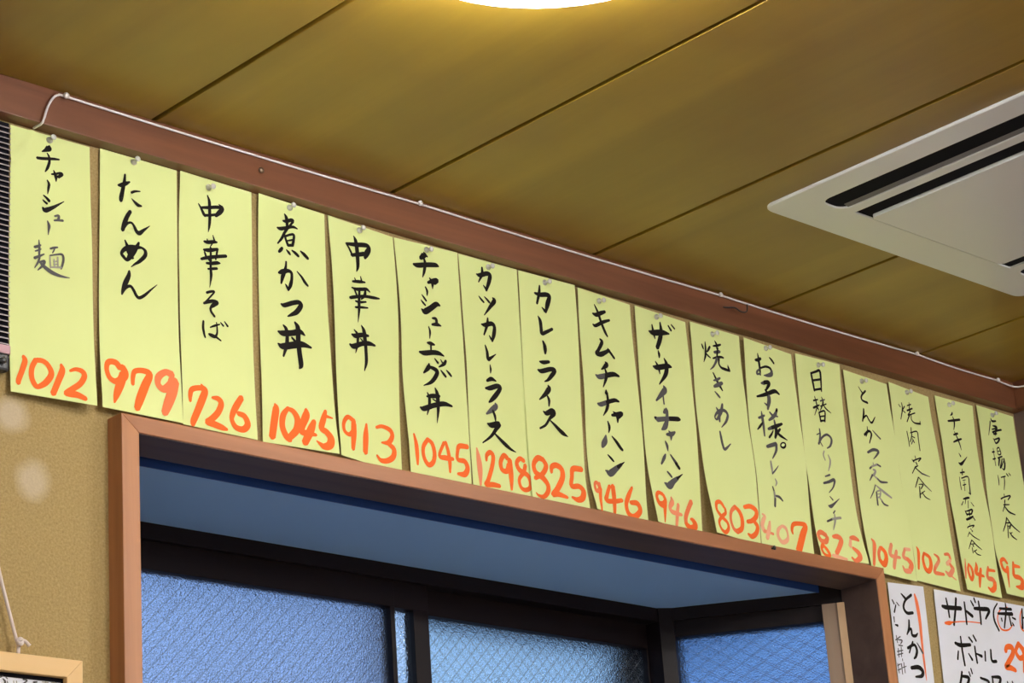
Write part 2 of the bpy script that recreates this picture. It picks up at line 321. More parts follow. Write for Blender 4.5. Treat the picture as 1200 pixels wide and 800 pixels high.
# ---------------------------------------------------------------- traced handwriting: ink, then u,v,width in 0.1 mm on each paper
INK = {
    '1': 'k563,139,19 553,177,89 503,219,49 453,250,16;k381,356,40 465,344,43 614,311,38 704,296,24;k527,252,16 555,295,32 559,371,40 532,454,40 498,517,16;k591,528,24 650,508,30 719,481,35 744,495,41 687,542,46;k622,468,16 650,538,49 656,613,13;k527,625,19 552,672,38 542,739,35 531,814,11;k472,846,19 517,873,35 553,906,46;k461,911,16 486,929,29 520,948,35;k458,1019,33 498,1043,67 606,980,47 691,918,27 766,861,10;g627,1094,23 685,1076,34 680,1135,37;g619,1155,23 672,1140,30 746,1128,34;g525,1182,17 546,1240,43 541,1305,27 535,1367,10;g405,1464,13 411,1559,33 409,1666,27;g344,1572,36 389,1552,36 430,1527,23;g354,1623,20 398,1601,23 433,1578,20;g345,1716,40 409,1680,33 478,1637,17;g423,1663,23 394,1761,30 348,1845,13;g409,1761,26 483,1730,36 458,1791,36 390,1869,13;g409,1741,20 461,1791,43 565,1850,56 669,1878,43 758,1884,27 833,1882,10;g564,1547,27 617,1523,30 666,1507,23;g624,1533,20 612,1564,20 594,1598,17;G560,1638,17 561,1716,20 569,1802,20;g560,1639,20 654,1606,23 729,1592,33 748,1652,33 729,1742,30 713,1790,17;G572,1793,20 714,1766,27;G617,1677,20 624,1778,20;G666,1639,20 669,1770,20;G609,1710,17 672,1692,17;G612,1749,17 672,1732,17;o181,3036,48 199,3096,75 156,3227,71 110,3344,71 99,3398,63;o347,3053,67 291,3165,71 282,3292,71 321,3383,71 367,3401,63 473,3327,79 550,3204,79 511,3098,71 441,3053,68 361,3055,64;o689,3057,38 700,3136,83 632,3297,83 561,3460,79;o807,3120,34 889,3085,53 977,3099,72 1003,3159,76 939,3267,76 832,3352,76 735,3422,64 785,3426,83 887,3422,87 1005,3455,64',
    '2': 'k275,449,30 325,434,61 397,392,55 454,356,22;k382,268,28 372,365,47 344,504,58 322,605,66 315,657,52;k480,500,36 535,469,33 615,449,17;k482,584,11 533,622,42 581,650,53 634,651,28;k463,768,52 411,857,63 372,961,71 343,1056,55;k366,1016,36 424,942,33 483,923,33 523,962,41 556,1019,55 602,1036,64 667,981,42 764,896,8;k382,1186,22 413,1246,47 445,1321,88 485,1395,55 511,1401,30;k595,1170,33 569,1223,52 523,1292,82 465,1382,82 413,1448,49 355,1412,49 332,1376,46 374,1314,60 458,1266,69 563,1242,55 641,1233,36 694,1266,50 687,1333,58 602,1428,49 537,1477,30 475,1531,8;k449,1593,33 439,1662,63 388,1778,74 353,1879,54 336,1938,22;k353,1890,35 413,1820,41 471,1798,41 516,1845,46 555,1907,46 600,1927,46 678,1876,41 770,1786,27 873,1688,8;o284,2943,93 217,2883,85 115,2899,77 84,2994,69 120,3103,73 212,3141,85 317,3075,108 352,3003,108 317,2923,93;o327,3022,116 273,3162,123 210,3316,92 172,3430,27;o458,3131,54 468,3026,66 504,2947,70 625,2917,78 718,2951,97 646,3110,120 555,3313,120 503,3451,89;r1059,2890,110 963,2871,86 854,2956,98 840,3061,90 917,3112,98 1034,3041,137 1071,2961,137;r1095,2971,141 1044,3141,149 970,3313,133 915,3437,101',
    '3': 'k302,388,17 347,446,37 389,514,48 413,541,34;k357,432,37 478,402,48 603,366,49 694,360,52 656,419,74 583,494,51;k410,529,40 493,508,40 589,475,37;k633,318,14 687,353,57 712,361,20;k445,235,17 477,314,48 484,434,51 488,567,48 480,667,37 464,753,9;k398,903,34 453,902,51 549,874,51 604,866,28;k446,855,14 456,894,31;k539,783,14 566,863,37;k528,903,23 487,971,8;k391,1023,34 480,1009,59 617,962,40;k404,1050,28 431,1115,37;k610,974,34 596,1050,31 582,1120,23;k501,965,31 503,1098,37 500,1244,37 506,1351,45 495,1450,25 479,1536,7;k349,1163,39 452,1120,51 617,1067,51 752,1029,46;k431,1203,31 506,1191,48 603,1160,51 651,1155,26;k453,1280,25 532,1260,40 604,1240,37;k452,1122,34 495,1172,20;k428,1621,36 500,1589,37 552,1583,28 471,1685,25 398,1765,25;k380,1781,34 449,1745,50 539,1714,48 601,1725,48 538,1770,62 493,1817,39 498,1870,39 552,1928,36;k370,2029,31 362,2117,39 373,2198,36 392,2255,25;k475,2097,17 546,2059,31 633,2020,20;k580,2005,17 589,2087,25 584,2160,31 547,2214,42 485,2213,31 452,2194,25 507,2190,25 568,2212,36 647,2247,22;k647,1992,17 692,2030,31;k712,1965,17 763,2020,34;o117,3187,43 119,3107,67 153,3020,75 290,2975,75 356,3000,99 309,3124,111 228,3301,103 160,3444,94 147,3501,67;o297,2925,24 365,2988,71;o469,3072,36 567,3072,80 610,3133,92 550,3263,91 444,3372,87 375,3422,79 475,3431,95 610,3454,83 691,3467,40;o947,2980,88 858,3110,100 792,3227,88 773,3319,72 834,3409,84 953,3417,88 1028,3333,100 982,3232,88 879,3209,68',
    '4': 'k449,186,21 479,231,56 490,297,56 493,359,44;k419,293,26 475,288,53 565,245,50 603,244,44;k598,256,44 549,325,35 459,442,44 400,551,41 329,645,23;k321,419,29 386,417,55 549,354,41 609,338,41 671,347,21;k444,490,35 473,564,41 509,635,47;k466,506,35 548,464,35 607,454,41 603,530,47 583,616,47;k485,571,23 584,532,29;k501,633,41 583,610,44;k406,693,44 376,731,52 347,763,38;k476,702,20 515,733,44 541,758,29;k571,688,23 633,716,50 684,747,44;k719,663,23 781,697,56 846,741,50;k468,876,29 463,939,38 442,1019,55 401,1116,61 375,1215,29;k336,1070,35 406,1038,75 494,1004,58 554,1022,49 557,1115,49 531,1208,58 493,1294,23;k444,1207,14 472,1241,41 492,1280,35;k652,977,18 726,1037,38 782,1104,50 832,1146,35;k364,1517,32 418,1522,63 564,1455,67 666,1425,67 696,1468,76 623,1571,75 542,1627,52 466,1672,20;k386,1813,25 431,1861,58 444,1950,57 428,2092,61 366,2265,29;k582,1732,33 628,1803,79 624,1973,79 634,2156,79 649,2329,79 619,2392,22;k297,1924,32 375,1935,83 535,1897,86 661,1854,79 738,1890,25;k285,2099,25 357,2125,89 525,2075,101 685,2031,90 834,2049,33;k519,1965,32 572,2012,47;o196,2966,28 210,3033,102 175,3224,109 139,3435,101;o404,2987,53 318,3110,90 299,3262,89 350,3387,93 409,3437,81;o395,2999,53 486,3028,82 543,3130,98 520,3269,106 432,3374,94 381,3419,81;o690,2961,53 684,3045,115 608,3209,102 601,3293,94 717,3297,82 819,3302,45;o806,3107,70 738,3248,115 631,3443,102;o1005,2926,50 963,3041,87 915,3187,91 990,3235,99 1047,3318,112 1019,3414,116 933,3451,95 870,3423,58 816,3383,16;o1006,3002,54 1110,3014,21',
    '5': 'k284,352,24 339,418,36 391,521,45;k298,357,45 471,324,69 662,279,72 704,320,75 657,406,90 613,491,45;k369,511,45 472,478,63 616,424,69;k442,196,18 470,261,63 480,390,72 480,522,69 471,655,57 441,744,15;k357,917,33 468,890,51 586,868,27;k396,851,15 420,903,30;k508,799,15 523,875,39;k332,1014,21 412,1018,51 538,986,54 610,967,48 663,994,24;k383,1035,33 421,1114,39;k582,987,36 564,1069,51 496,1149,21;k471,1017,39 455,1188,51 450,1315,45 426,1504,7;k293,1178,45 372,1147,51 547,1089,45 720,1063,48 834,1048,24;k388,1203,27 462,1199,42 585,1163,27;k384,1295,33 491,1269,39 613,1245,24;k348,1633,18 406,1684,50 411,1776,47 401,1853,41 365,1969,9;k484,1535,18 529,1608,68 546,1741,68 558,1874,59 561,2047,56 522,2187,12;k303,1714,32 366,1719,68 492,1674,65 611,1656,36;k261,1870,35 330,1881,77 473,1809,68 616,1766,68 730,1768,33;k459,1732,18 506,1764,27;o290,2973,79 173,2938,67 89,3039,62 91,3152,62 183,3186,62 281,3098,84;o278,2999,96 265,3163,104 232,3381,67;o521,2954,38 496,3136,101 467,3372,92;o707,2956,42 822,2913,55 976,2931,76 1012,3011,80 933,3119,72 797,3152,25;o922,3132,63 1033,3190,89 1015,3302,89 894,3389,76 767,3414,67 692,3361,38',
    '6': 'k552,123,19 551,164,93 474,232,62;k564,154,62 615,184,25;k325,354,37 404,356,77 589,312,77 757,283,71 815,291,34;k544,225,37 557,302,55 525,428,52 485,525,15;k581,592,43 682,545,71 768,520,71 704,575,68;k619,508,18 666,572,62 665,671,12;k525,668,28 552,726,43 544,796,21;k440,800,15 478,839,37 519,883,37;k415,886,15 453,922,37 497,956,31;k410,1027,21 474,1054,92 589,987,89 715,898,80 785,904,34;k612,1130,28 684,1130,55 696,1195,52;k601,1228,37 703,1209,61 780,1218,21;k532,1270,18 554,1342,40 543,1447,15;k489,1520,27 559,1520,61 633,1527,27;k561,1539,33 557,1631,33;k331,1682,33 426,1684,76 592,1648,76 709,1641,67 807,1666,21;k620,1732,18 683,1788,43;k736,1728,15 770,1771,30;k839,1732,46 799,1786,55 696,1847,21;k510,1824,24 494,1886,76 397,1981,27;k522,1875,45 611,1892,67 661,1929,70 610,2019,70 521,2104,54 382,2171,12;k731,1889,21 781,1935,43 823,1973,40;k840,1872,18 890,1911,43 931,1947,34;k442,2265,18 472,2339,51 460,2455,54 402,2603,15;k597,2172,18 630,2251,67 634,2390,72 623,2519,51 584,2696,9;k425,2327,30 528,2305,69 669,2284,54;k281,2511,30 349,2520,78 546,2442,75 749,2388,73 905,2400,33;k540,2351,21 606,2376,27;o108,2927,34 136,3071,73 142,3224,73 142,3365,38;o376,2964,64 275,3089,69 270,3236,68 353,3339,73 451,3286,77 486,3158,77 453,3023,73 376,2969,60;o690,2969,56 581,3175,56 712,3190,78 857,3185,52;o723,2959,56 763,3086,65 783,3239,73 779,3386,39;o1163,2962,74 997,2977,78 953,3058,65 948,3176,65 1087,3187,78 1139,3281,91 1074,3375,91 933,3387,39',
    '7': 'k327,255,25 394,258,69 535,201,73 599,214,73 572,321,73 502,477,41;k452,404,19 504,457,47;k451,120,32 441,228,54 358,374,19;k343,596,16 386,636,38 439,674,34;k454,582,16 507,617,38 555,654,41;k623,563,22 654,606,76 568,711,60 501,792,38 428,877,13;k355,1033,22 427,1031,66 569,981,72 620,1027,66 597,1145,72 552,1258,37;k503,1180,19 538,1230,47;k495,907,28 477,1010,56 395,1189,28;k402,1348,22 430,1444,53 441,1553,65 500,1525,47 608,1448,12;k473,1635,16 480,1702,37 472,1765,16;k389,1895,43 485,1851,66 577,1866,23;k351,2015,31 442,1998,73 597,1937,74 656,1958,66 566,2075,81 475,2164,66 412,2216,27;g540,2212,39 544,2256,89 454,2328,81 349,2400,27;k481,2328,39 518,2405,50 525,2481,23;k359,2545,27 436,2556,85 588,2514,85 529,2596,65 413,2727,46 240,2852,19;k471,2657,23 571,2725,50 701,2808,66 803,2859,42 896,2885,12;p116,2949,26 139,3091,87 150,3263,100 143,3492,39;o289,3106,44 305,3024,66 379,2972,75 430,3028,75 389,3193,75 297,3397,74 249,3468,70 385,3450,79 521,3450,61;o713,3006,80 647,2974,75 572,3085,75 589,3194,75 683,3203,84 740,3106,102;o754,3024,93 763,3246,97 753,3468,44;o1046,2993,71 967,2970,71 895,3050,75 944,3146,84 1099,3202,80 1147,3299,76 1121,3391,71 1020,3434,67 939,3395,62 925,3285,62 1024,3166,71 1066,3055,71',
    '8': 'o293,2906,81 175,2896,90 81,3006,80 107,3123,89 250,3189,99 335,3282,85 319,3390,81 223,3478,67 119,3469,40 81,3435,18;o292,2914,81 333,2997,90 248,3124,81 86,3216,67;o435,3070,58 452,2985,81 551,2945,90 656,2993,95 653,3124,99 524,3310,94 411,3417,72 522,3392,90 707,3417,50;o1080,2921,87 894,2946,91 858,3075,77 830,3220,81 982,3201,86 1065,3258,100 1024,3374,100 916,3424,86 805,3399,41;k304,304,35 402,311,71 542,282,77 601,302,71 556,427,87 507,573,39;k436,506,19 496,555,58;k415,161,29 396,282,55 340,464,42;k349,661,19 387,732,64 398,838,64 409,924,64 500,886,58 624,815,48;k419,1040,29 452,1110,67 460,1176,67 455,1237,32;k337,1379,29 411,1379,64 529,1348,48;k291,1516,29 368,1523,73 551,1459,73 633,1471,73 553,1572,70 489,1637,48 417,1677,19;k486,1724,29 497,1775,89 421,1868,73 293,1977,22;k459,1892,35 488,1955,51 477,2047,25;k354,2148,22 415,2169,73 532,2113,89 564,2147,89 469,2250,47 382,2357,41 263,2427,31;k485,2267,25 575,2324,51 675,2392,70 742,2427,70 836,2461,10',
    '9': 'k354,196,20 425,307,53 487,460,56 558,597,56 604,659,33;k305,352,33 384,356,69 492,302,69 587,257,50;k297,532,33 354,539,56 517,446,59 676,376,40;k428,738,30 468,784,66 373,931,59 324,997,65 421,990,85 539,929,66 608,900,56 713,993,43;k582,859,20 619,890,46;k500,1095,20 522,1142,82 400,1241,20;g264,1358,29 339,1374,81 510,1315,82;k491,1319,82 663,1265,79 776,1273,39;k477,1207,29 503,1298,59 473,1394,55 404,1525,16;k462,1559,23 466,1615,78;g266,1817,39 332,1815,74 462,1755,68;k462,1755,68 630,1692,65 720,1695,36;k476,1600,42 484,1748,55 453,1862,55 369,1983,16;k548,1946,42 662,1911,72 764,1878,65 685,1947,72;k576,1882,16 660,1932,72 662,2039,26;k452,2055,19 479,2126,52 479,2180,42 461,2237,13;g403,2284,26 383,2370,93 347,2430,93 318,2482,48;k525,2279,19 610,2351,55 682,2426,58 732,2464,42;k420,2588,23 483,2633,42 532,2672,32;k342,2845,16 405,2861,48 432,2923,26;g354,2849,22 438,2875,109 574,2778,87 688,2692,48;k613,2747,64 753,2646,13;r171,3168,41 138,3077,64 85,3103,50 88,3215,64 171,3168,69 184,3069,46;o189,3152,69 127,3364,59 102,3543,32;o398,3081,64 303,3244,69 263,3338,83 444,3318,78 625,3267,65;o467,3069,88 455,3233,92 393,3519,64;o880,3020,46 780,3175,83 701,3325,79 720,3457,92 847,3493,97 1003,3372,93 962,3261,93 807,3272,69',
    '10': 'k277,362,27 367,369,91 581,314,95 732,300,30;k359,235,24 378,355,57 404,460,20;k550,153,34 555,299,78 508,453,88 434,605,74;k731,163,31 787,232,47;k803,128,24 871,182,37;k452,648,20 464,705,50 460,765,20;k309,940,33 398,939,87 629,864,84 713,862,37;k368,844,20 422,926,57 447,1034,20;k568,750,24 609,842,77 576,1006,81 414,1212,20;g505,1218,27 522,1282,100 431,1381,77 315,1499,30;g473,1386,33 479,1525,30;g518,1580,20 508,1624,100 454,1669,43;k256,1785,43 305,1803,76;g304,1810,83 453,1771,76 583,1741,77;k583,1741,77 750,1714,77 796,1712,47;g530,1640,53 509,1790,73 458,1897,93 385,1956,30;g482,2017,43 593,1988,76 667,1942,33;g530,1949,20 574,1999,66 569,2093,17;g443,2132,26 473,2197,56 480,2281,17;g424,2346,30 384,2414,59 312,2524,33;g529,2331,23 605,2412,53 654,2465,66;k637,2454,60 703,2524,56;g424,2626,30 470,2659,43 512,2696,40;g327,2825,23 426,2854,118 540,2762,89 646,2686,59;k635,2695,50 760,2603,13;o241,3030,68 145,3020,64 87,3091,64 119,3195,94 219,3201,113 280,3119,75 250,3035,64;o255,3180,98 219,3325,64 179,3492,22;p433,3035,30 443,3113,94 370,3210,72 398,3273,79 521,3281,75 644,3276,49;p586,3124,64 528,3300,75 473,3490,64;r910,3014,88 825,3143,87 739,3297,87 732,3407,87;o732,3407,87 855,3449,106 973,3384,114 917,3314,87 855,3300,38',
    '11': 'k239,336,21 257,373,36 273,411,26;k436,341,41 398,393,44 357,445,28;k328,282,23 327,391,44 311,514,44 259,635,13;k319,469,26 373,507,33 428,531,23;k567,212,16 603,268,47 605,350,23;k517,313,26 616,287,44 707,249,34;g530,418,44 602,399,60 671,376,52;k635,321,29 610,398,39 591,489,39;k485,530,26 590,492,44 687,467,44 752,467,31;g588,512,59 538,598,44 475,676,34 395,740,10;k635,508,44 624,592,36 670,648,44 768,661,54 876,664,42;k840,570,10 849,617,44 876,661,31;k460,776,26 537,902,51 590,973,56 648,1047,26;g456,910,26 540,880,47 616,838,34;g456,1011,47 567,959,77 656,915,56;g463,1096,21 526,1142,43 570,1177,34;g459,1362,21 509,1446,64 505,1591,38;g610,1281,43 561,1419,68 449,1564,38 406,1522,30 505,1420,55 645,1383,56 710,1447,51 656,1564,47 530,1687,13;g479,1763,34 484,1865,51 500,1997,51 539,2053,51 687,1939,17;o314,3059,54 243,2981,73 142,3010,65 116,3129,58 206,3226,77 326,3303,66 334,3400,69 235,3480,69 136,3435,54 113,3326,54 230,3214,65 321,3150,58 332,3070,54;r602,2996,78 479,3094,66 432,3243,66 473,3375,70 565,3415,81;o553,3417,85 693,3338,89 731,3192,93 690,3073,89 600,3003,66;o823,2967,66 981,2930,82 1111,2976,90 1103,3075,90 986,3164,78 860,3201,66;o1030,3157,70 1119,3239,90 1073,3350,90 948,3426,82 850,3401,43',
    '12': 'P60,2952,35 117,2984,53 80,3042,82 39,3142,82 83,3228,82;p83,3228,65 182,3228,44 295,3242,44;P228,3049,44 195,3180,88 140,3334,76;P524,3070,44 421,3154,68 408,3261,68 498,3341,74 619,3291,74 647,3203,45 613,3103,62 532,3072,53;o772,3162,36 760,3090,63 815,2997,75 1001,2961,75 1112,2983,96 1024,3133,138 879,3430,143;k337,198,22 353,306,52 365,444,52 365,562,34;k264,328,43 333,310,62 409,270,49;k384,437,34 525,383,40 630,386,46 670,435,62;g669,422,56 653,484,77 561,527,62 455,549,18;g359,461,28 290,518,43 284,561,40 368,535,31;k641,200,25 700,234,46 748,279,40;g366,702,31 437,684,71;k448,672,71 554,647,71 558,685,71 467,806,34;k450,797,34 516,853,68;g516,853,71 523,960,77 498,1054,77;k234,954,34 362,910,55 497,857,71;k497,857,71 693,772,71 800,802,37;g537,888,71 530,979,74 475,1123,43;g406,1029,18 466,1055,46;g311,1187,18 320,1299,61 327,1450,55 324,1606,33;g229,1317,40 299,1288,46 376,1248,34;k311,1384,30 248,1452,43 173,1523,21;g511,1165,31 555,1197,46 587,1216,52;k702,1079,46 659,1164,55;g670,1149,61 584,1236,64 473,1311,37;g570,1213,37 701,1204,31;g603,1284,34 619,1396,67;k619,1396,67 621,1485,76 572,1596,43;g430,1469,43 534,1425,67;k534,1425,67 668,1368,64 786,1314,43;k723,1415,40 658,1478,55;k629,1490,46 711,1533,55 861,1582,18;k547,1473,21 496,1546,37 427,1616,37;g343,1786,51 441,1747,66 576,1695,67;g575,1698,63 552,1817,51 438,1971,20;k684,1687,24 732,1650,24 796,1650,31 791,1700,35 734,1735,39 685,1719,35 684,1687,24;G384,2023,31 390,2122,47 393,2243,23;g389,2235,27 468,2165,27 559,2073,12;G439,2312,19 471,2366,35 435,2432,16;g362,2456,27 392,2538,35;G392,2538,43 403,2647,46;g403,2647,46 383,2776,43;g420,2596,31 513,2604,47 589,2654,27',
    '13': 'k372,282,44 399,433,51 423,588,44;k387,284,40 506,238,44 603,207,51 620,331,47 609,570,30;k412,409,40 599,360,41;k421,574,40 605,524,41;k411,688,17 442,798,30 452,867,30;k450,874,27 364,1028,12;k369,771,30 486,734,27;k349,901,40 420,869,40 514,825,27;k459,882,34 489,917,20;k595,671,17 619,768,37 527,918,17;g549,749,27 670,704,24;k539,841,20 702,776,24;k626,817,24 691,869,30 805,919,14;k485,960,34 510,1117,40;k494,955,30 641,917,34 612,1101,37;k509,1029,27 624,1000,27;k508,1103,37 619,1081,34;g449,1252,29 448,1367,43 394,1524,36;g360,1369,18 464,1320,21;g383,1526,39 491,1398,39 624,1328,43 718,1362,47 733,1427,50 680,1518,39 594,1571,21;g429,1481,25 483,1552,21;G507,1630,25 474,1705,28 506,1792,25;G596,1684,18 636,1770,39 612,1863,36 555,1972,14;g451,2082,25 580,2034,36;g386,2207,39 527,2164,50 671,2107,57 670,2166,46 605,2264,28 493,2357,14;g499,2420,18 565,2474,32;g429,2592,32 487,2594,64 589,2533,39 739,2428,11;g575,2658,25 520,2708,25;g326,2875,35 477,2814,39;G477,2814,42 697,2765,46;G547,2716,25 535,2836,42 446,3007,14;r238,3127,85 123,3086,91 42,3134,72 86,3234,90 193,3238,91 262,3158,76;o102,3305,90 46,3372,54 75,3457,51 163,3492,60 210,3464,66 169,3380,69 106,3315,60;r401,3130,61 522,3116,97 593,3163,97 511,3285,94 386,3422,85;P284,3473,69 412,3481,70 621,3502,40;r835,3101,61 942,3088,92 1037,3116,61;P832,3135,61 781,3254,76;r836,3276,61 943,3348,107 949,3438,107 824,3502,70 747,3455,43',
    '14': 'k364,226,14 408,278,23 449,317,37;k546,263,37 417,381,37 421,457,41 559,476,46;k426,610,27 405,710,41 348,851,27;k372,802,23 472,724,32 528,789,32 596,827,37 708,701,14;k350,1092,46 477,1000,46 540,1044,41 454,1221,18;k453,925,18 438,1027,23 387,1113,18;g585,965,18 676,1027,32 768,1081,32;g372,1399,41 532,1321,55 664,1320,50 609,1401,37 507,1490,14;g371,1682,35 431,1637,32;G432,1635,32 591,1568,38;g590,1571,35 670,1590,35;G481,1560,22 479,1609,19;G461,1684,38 516,1700,45 450,1791,48;g422,1783,38 334,1897,19;G486,1804,32 556,1837,45;g548,1832,35 627,1870,45 796,1849,26;g463,1950,19 392,2076,25 282,2219,13;G475,1957,22 640,2032,51 840,2113,35;g464,2077,35 450,2308,38;G481,2061,29 572,2038,29 539,2142,32 475,2173,25;G479,2113,19 550,2094,19;G529,2170,29 579,2214,35;g568,2222,32 624,2265,38 716,2276,22;r139,2943,25 193,3019,83 140,3209,75 72,3407,61;r337,3060,61 263,3176,72 255,3306,83;o265,3305,83 347,3356,108 433,3252,94 435,3135,90 349,3065,76;p633,2961,73 564,3114,83 599,3167,73 814,3165,47;p742,3060,65 657,3242,83 603,3379,72;P1099,2980,55 953,2994,62;p961,2999,55 905,3131,73 1013,3166,77;r1004,3160,80 1089,3237,110 1045,3334,109;p1039,3361,91 898,3377,80 846,3302,29',
    '15': 'k207,361,16 250,397,23;k302,312,20 304,422,29 223,627,16;k377,358,23 312,434,23;k300,444,20 373,477,23;k528,254,13 507,416,30;k458,328,20 574,277,23;k438,421,33 602,346,30;k536,409,26 446,501,26;k451,506,26 663,413,23;k481,503,29 390,636,20;k534,484,23 535,573,26 621,608,30 773,587,39;k776,534,13 769,585,33;k348,817,20 359,950,23 359,1087,20;k437,827,20 637,761,26 639,917,23 634,1106,20;k481,720,20 470,817,23;k477,829,26 447,917,23 398,998,20;k475,884,20 544,892,23;k475,925,23 511,988,26;g484,950,20 420,1034,20;k470,1235,16 477,1286,20;k371,1318,13 416,1352,36;k403,1336,26 621,1244,23 545,1320,23;k466,1350,23 492,1385,33;k512,1403,23 435,1445,26;k443,1431,23 328,1578,16;k437,1459,23 591,1528,29;g591,1528,33 797,1545,13;k483,1614,19 426,1708,23 357,1821,16;k492,1619,19 618,1723,26;g609,1718,29 789,1810,13;k459,1748,13 577,1729,23 507,1818,19;k475,1785,23 448,1990,29;k603,1837,16 474,1921,16;k520,1876,16 598,1947,26 718,1973,13;o99,2921,22 136,2995,74 109,3156,66 79,3309,48;o287,2994,48 232,3121,66 265,3270,85 358,3299,92 432,3189,92 424,3054,81 295,3005,59;r568,2966,30 669,3009,70 671,3081,70;p660,3083,70 538,3209,74;r538,3209,67 509,3293,70 618,3297,67 761,3288,52;r868,2916,48 987,2898,63 1017,2979,63;P1013,2993,63 897,3080,82;r981,3071,67 1047,3146,101;p1041,3153,93 919,3267,93 818,3226,37;p938,3270,45 1078,3332,19',
    '16': 'k440,236,27 423,270,40 368,308,10;k276,426,33 454,381,47 635,334,44;k435,313,17 462,393,40 450,472,33 411,562,13;k420,595,17 486,707,37 528,809,33 554,911,13;k383,660,33 512,613,44;k345,802,27 477,743,43 603,696,34;k460,984,13 500,1037,37;k415,1172,30 479,1181,60 578,1109,37 697,1009,10;k489,1266,17 465,1379,30;k413,1352,30 542,1315,30;k365,1435,13 365,1544,20 365,1669,20;k422,1450,23 627,1387,27 632,1539,27 610,1708,37;k563,1686,13 608,1715,30;k450,1486,13 537,1460,13;k434,1576,23 529,1543,20;k491,1495,13 463,1671,17;k372,1839,26 469,1807,43 550,1784,37;k442,1829,23 401,1923,13;k499,1850,17 469,1991,17;k357,1886,17 291,1962,20;k579,1864,13 639,1926,23;k363,2056,26 390,2133,30;k386,2062,20 571,2002,36 530,2084,33;k396,2115,36 520,2090,33;k484,2028,30 464,2133,26;k351,2219,43 462,2174,46 561,2125,30;k545,2130,26 599,2190,27;k420,2283,13 419,2324,16;k332,2371,23 378,2341,23 540,2292,23 476,2345,13;k423,2371,20 434,2386,26;k450,2407,33 462,2412,33;k375,2438,20 297,2537,10;k362,2447,20 469,2504,23 641,2548,13;k398,2580,20 346,2657,20 273,2759,10;k408,2581,20 520,2651,26 666,2713,13;k364,2657,13 458,2640,20;k413,2676,33 429,2687,30;k385,2718,20 381,2815,20;k510,2736,16 418,2783,16;k431,2764,16 500,2814,23 611,2823,13;r114,2955,15 77,3140,49 27,3315,30;o196,3032,38 146,3157,60 183,3312,75 266,3232,68 265,3112,68 202,3042,45;o424,2975,26 422,3062,87 368,3170,79 485,3186,68 603,3198,45;o545,3070,64 467,3242,83 406,3418,41;r780,3001,49 721,3124,72 722,3211,80 854,3218,95 914,3283,106;o902,3285,106 865,3370,106 758,3426,87 668,3386,38;o766,3057,65 964,3048,46',
    '17': 'k399,181,21 432,228,44 556,204,34;k365,241,27 324,356,27 246,535,10;k427,319,24 544,325,55 495,424,41;k390,451,41 526,396,41 692,346,38;k385,395,27 538,347,31;k418,481,38 517,451,34;k497,323,24 474,492,24;k385,570,20 441,651,37;k396,592,24 583,529,38 520,612,38 440,655,31;k333,764,14 338,935,20 350,1089,20;k288,848,31 360,823,31;k287,979,31 372,950,27;k452,752,24 522,721,27 559,825,27 475,857,24 450,760,20;k464,800,17 546,776,17;k444,930,31 587,874,27;k489,936,51 443,1074,31;k632,911,44 640,1023,44 595,1122,34 538,1104,14;k577,921,27 480,1114,31;k602,966,24 509,1102,27;k374,1262,13 386,1344,26 379,1449,17;k468,1290,22 606,1245,26;k567,1252,22 556,1371,26 511,1519,13;k647,1190,26 693,1229,31;k725,1168,22 765,1204,26;k492,1594,17 493,1637,22;k377,1708,30 464,1665,26 667,1603,31 581,1695,22;k490,1709,26 468,1766,30;k431,1808,26 597,1780,22;k478,1783,26 379,1941,17;k447,1834,30 556,1921,39 726,1953,22;k459,2039,22 402,2167,26 301,2320,17;k464,2054,26 589,2176,35 777,2272,17;k428,2149,22 550,2137,30 496,2247,26;k440,2210,17 526,2189,17;k453,2178,22 420,2427,22;k552,2307,17 490,2337,17;k482,2316,22 551,2387,30 656,2430,17;o247,2920,65 179,2852,77 78,2907,65 83,3040,84 164,3078,84 234,2991,69;o218,3022,77 167,3210,50 124,3390,19;o433,2874,50 383,3027,65 367,3141,88 514,3156,96 579,3224,108 506,3337,108 347,3345,38;o419,2941,85 588,2944,50',
    'A': 'k332,169,27 437,250,59;k612,171,54 431,278,48 360,403,54 438,492,59 605,479,54;k469,610,38 445,746,54 371,863,27;k386,841,32 496,754,43 511,861,54 603,871,54 668,824,27;k347,1093,53 533,1027,54 593,1116,64 551,1216,59 490,1262,32;k507,976,38 438,1071,37 378,1171,32;g617,990,21 683,1068,38 747,1158,43;k385,1422,64 586,1403,80 689,1467,80 647,1544,69 476,1567,32;r703,156,44 741,312,87 766,617,81 756,1053,56 759,1356,49 767,1614,18;k68,293,27 112,359,32;k179,329,21 239,383,21;k154,374,27 90,504,37;k66,582,27 64,672,21;k77,715,21 144,726,48;g72,898,21 85,1016,21;g41,975,21 180,909,21;g101,965,16 214,972,27 168,1032,21;g106,1057,21 215,1062,21;g52,1167,21 208,1138,21;g86,1112,21 83,1262,21;g170,1082,21 154,1248,21;g48,1225,21 199,1187,21;g168,1283,21 169,1317,21;g30,1367,21 43,1524,21;g17,1404,16 98,1372,21;g10,1479,16 104,1453,21;g126,1367,27 129,1541,21;g192,1342,21 202,1516,21;g131,1435,16 250,1403,16',
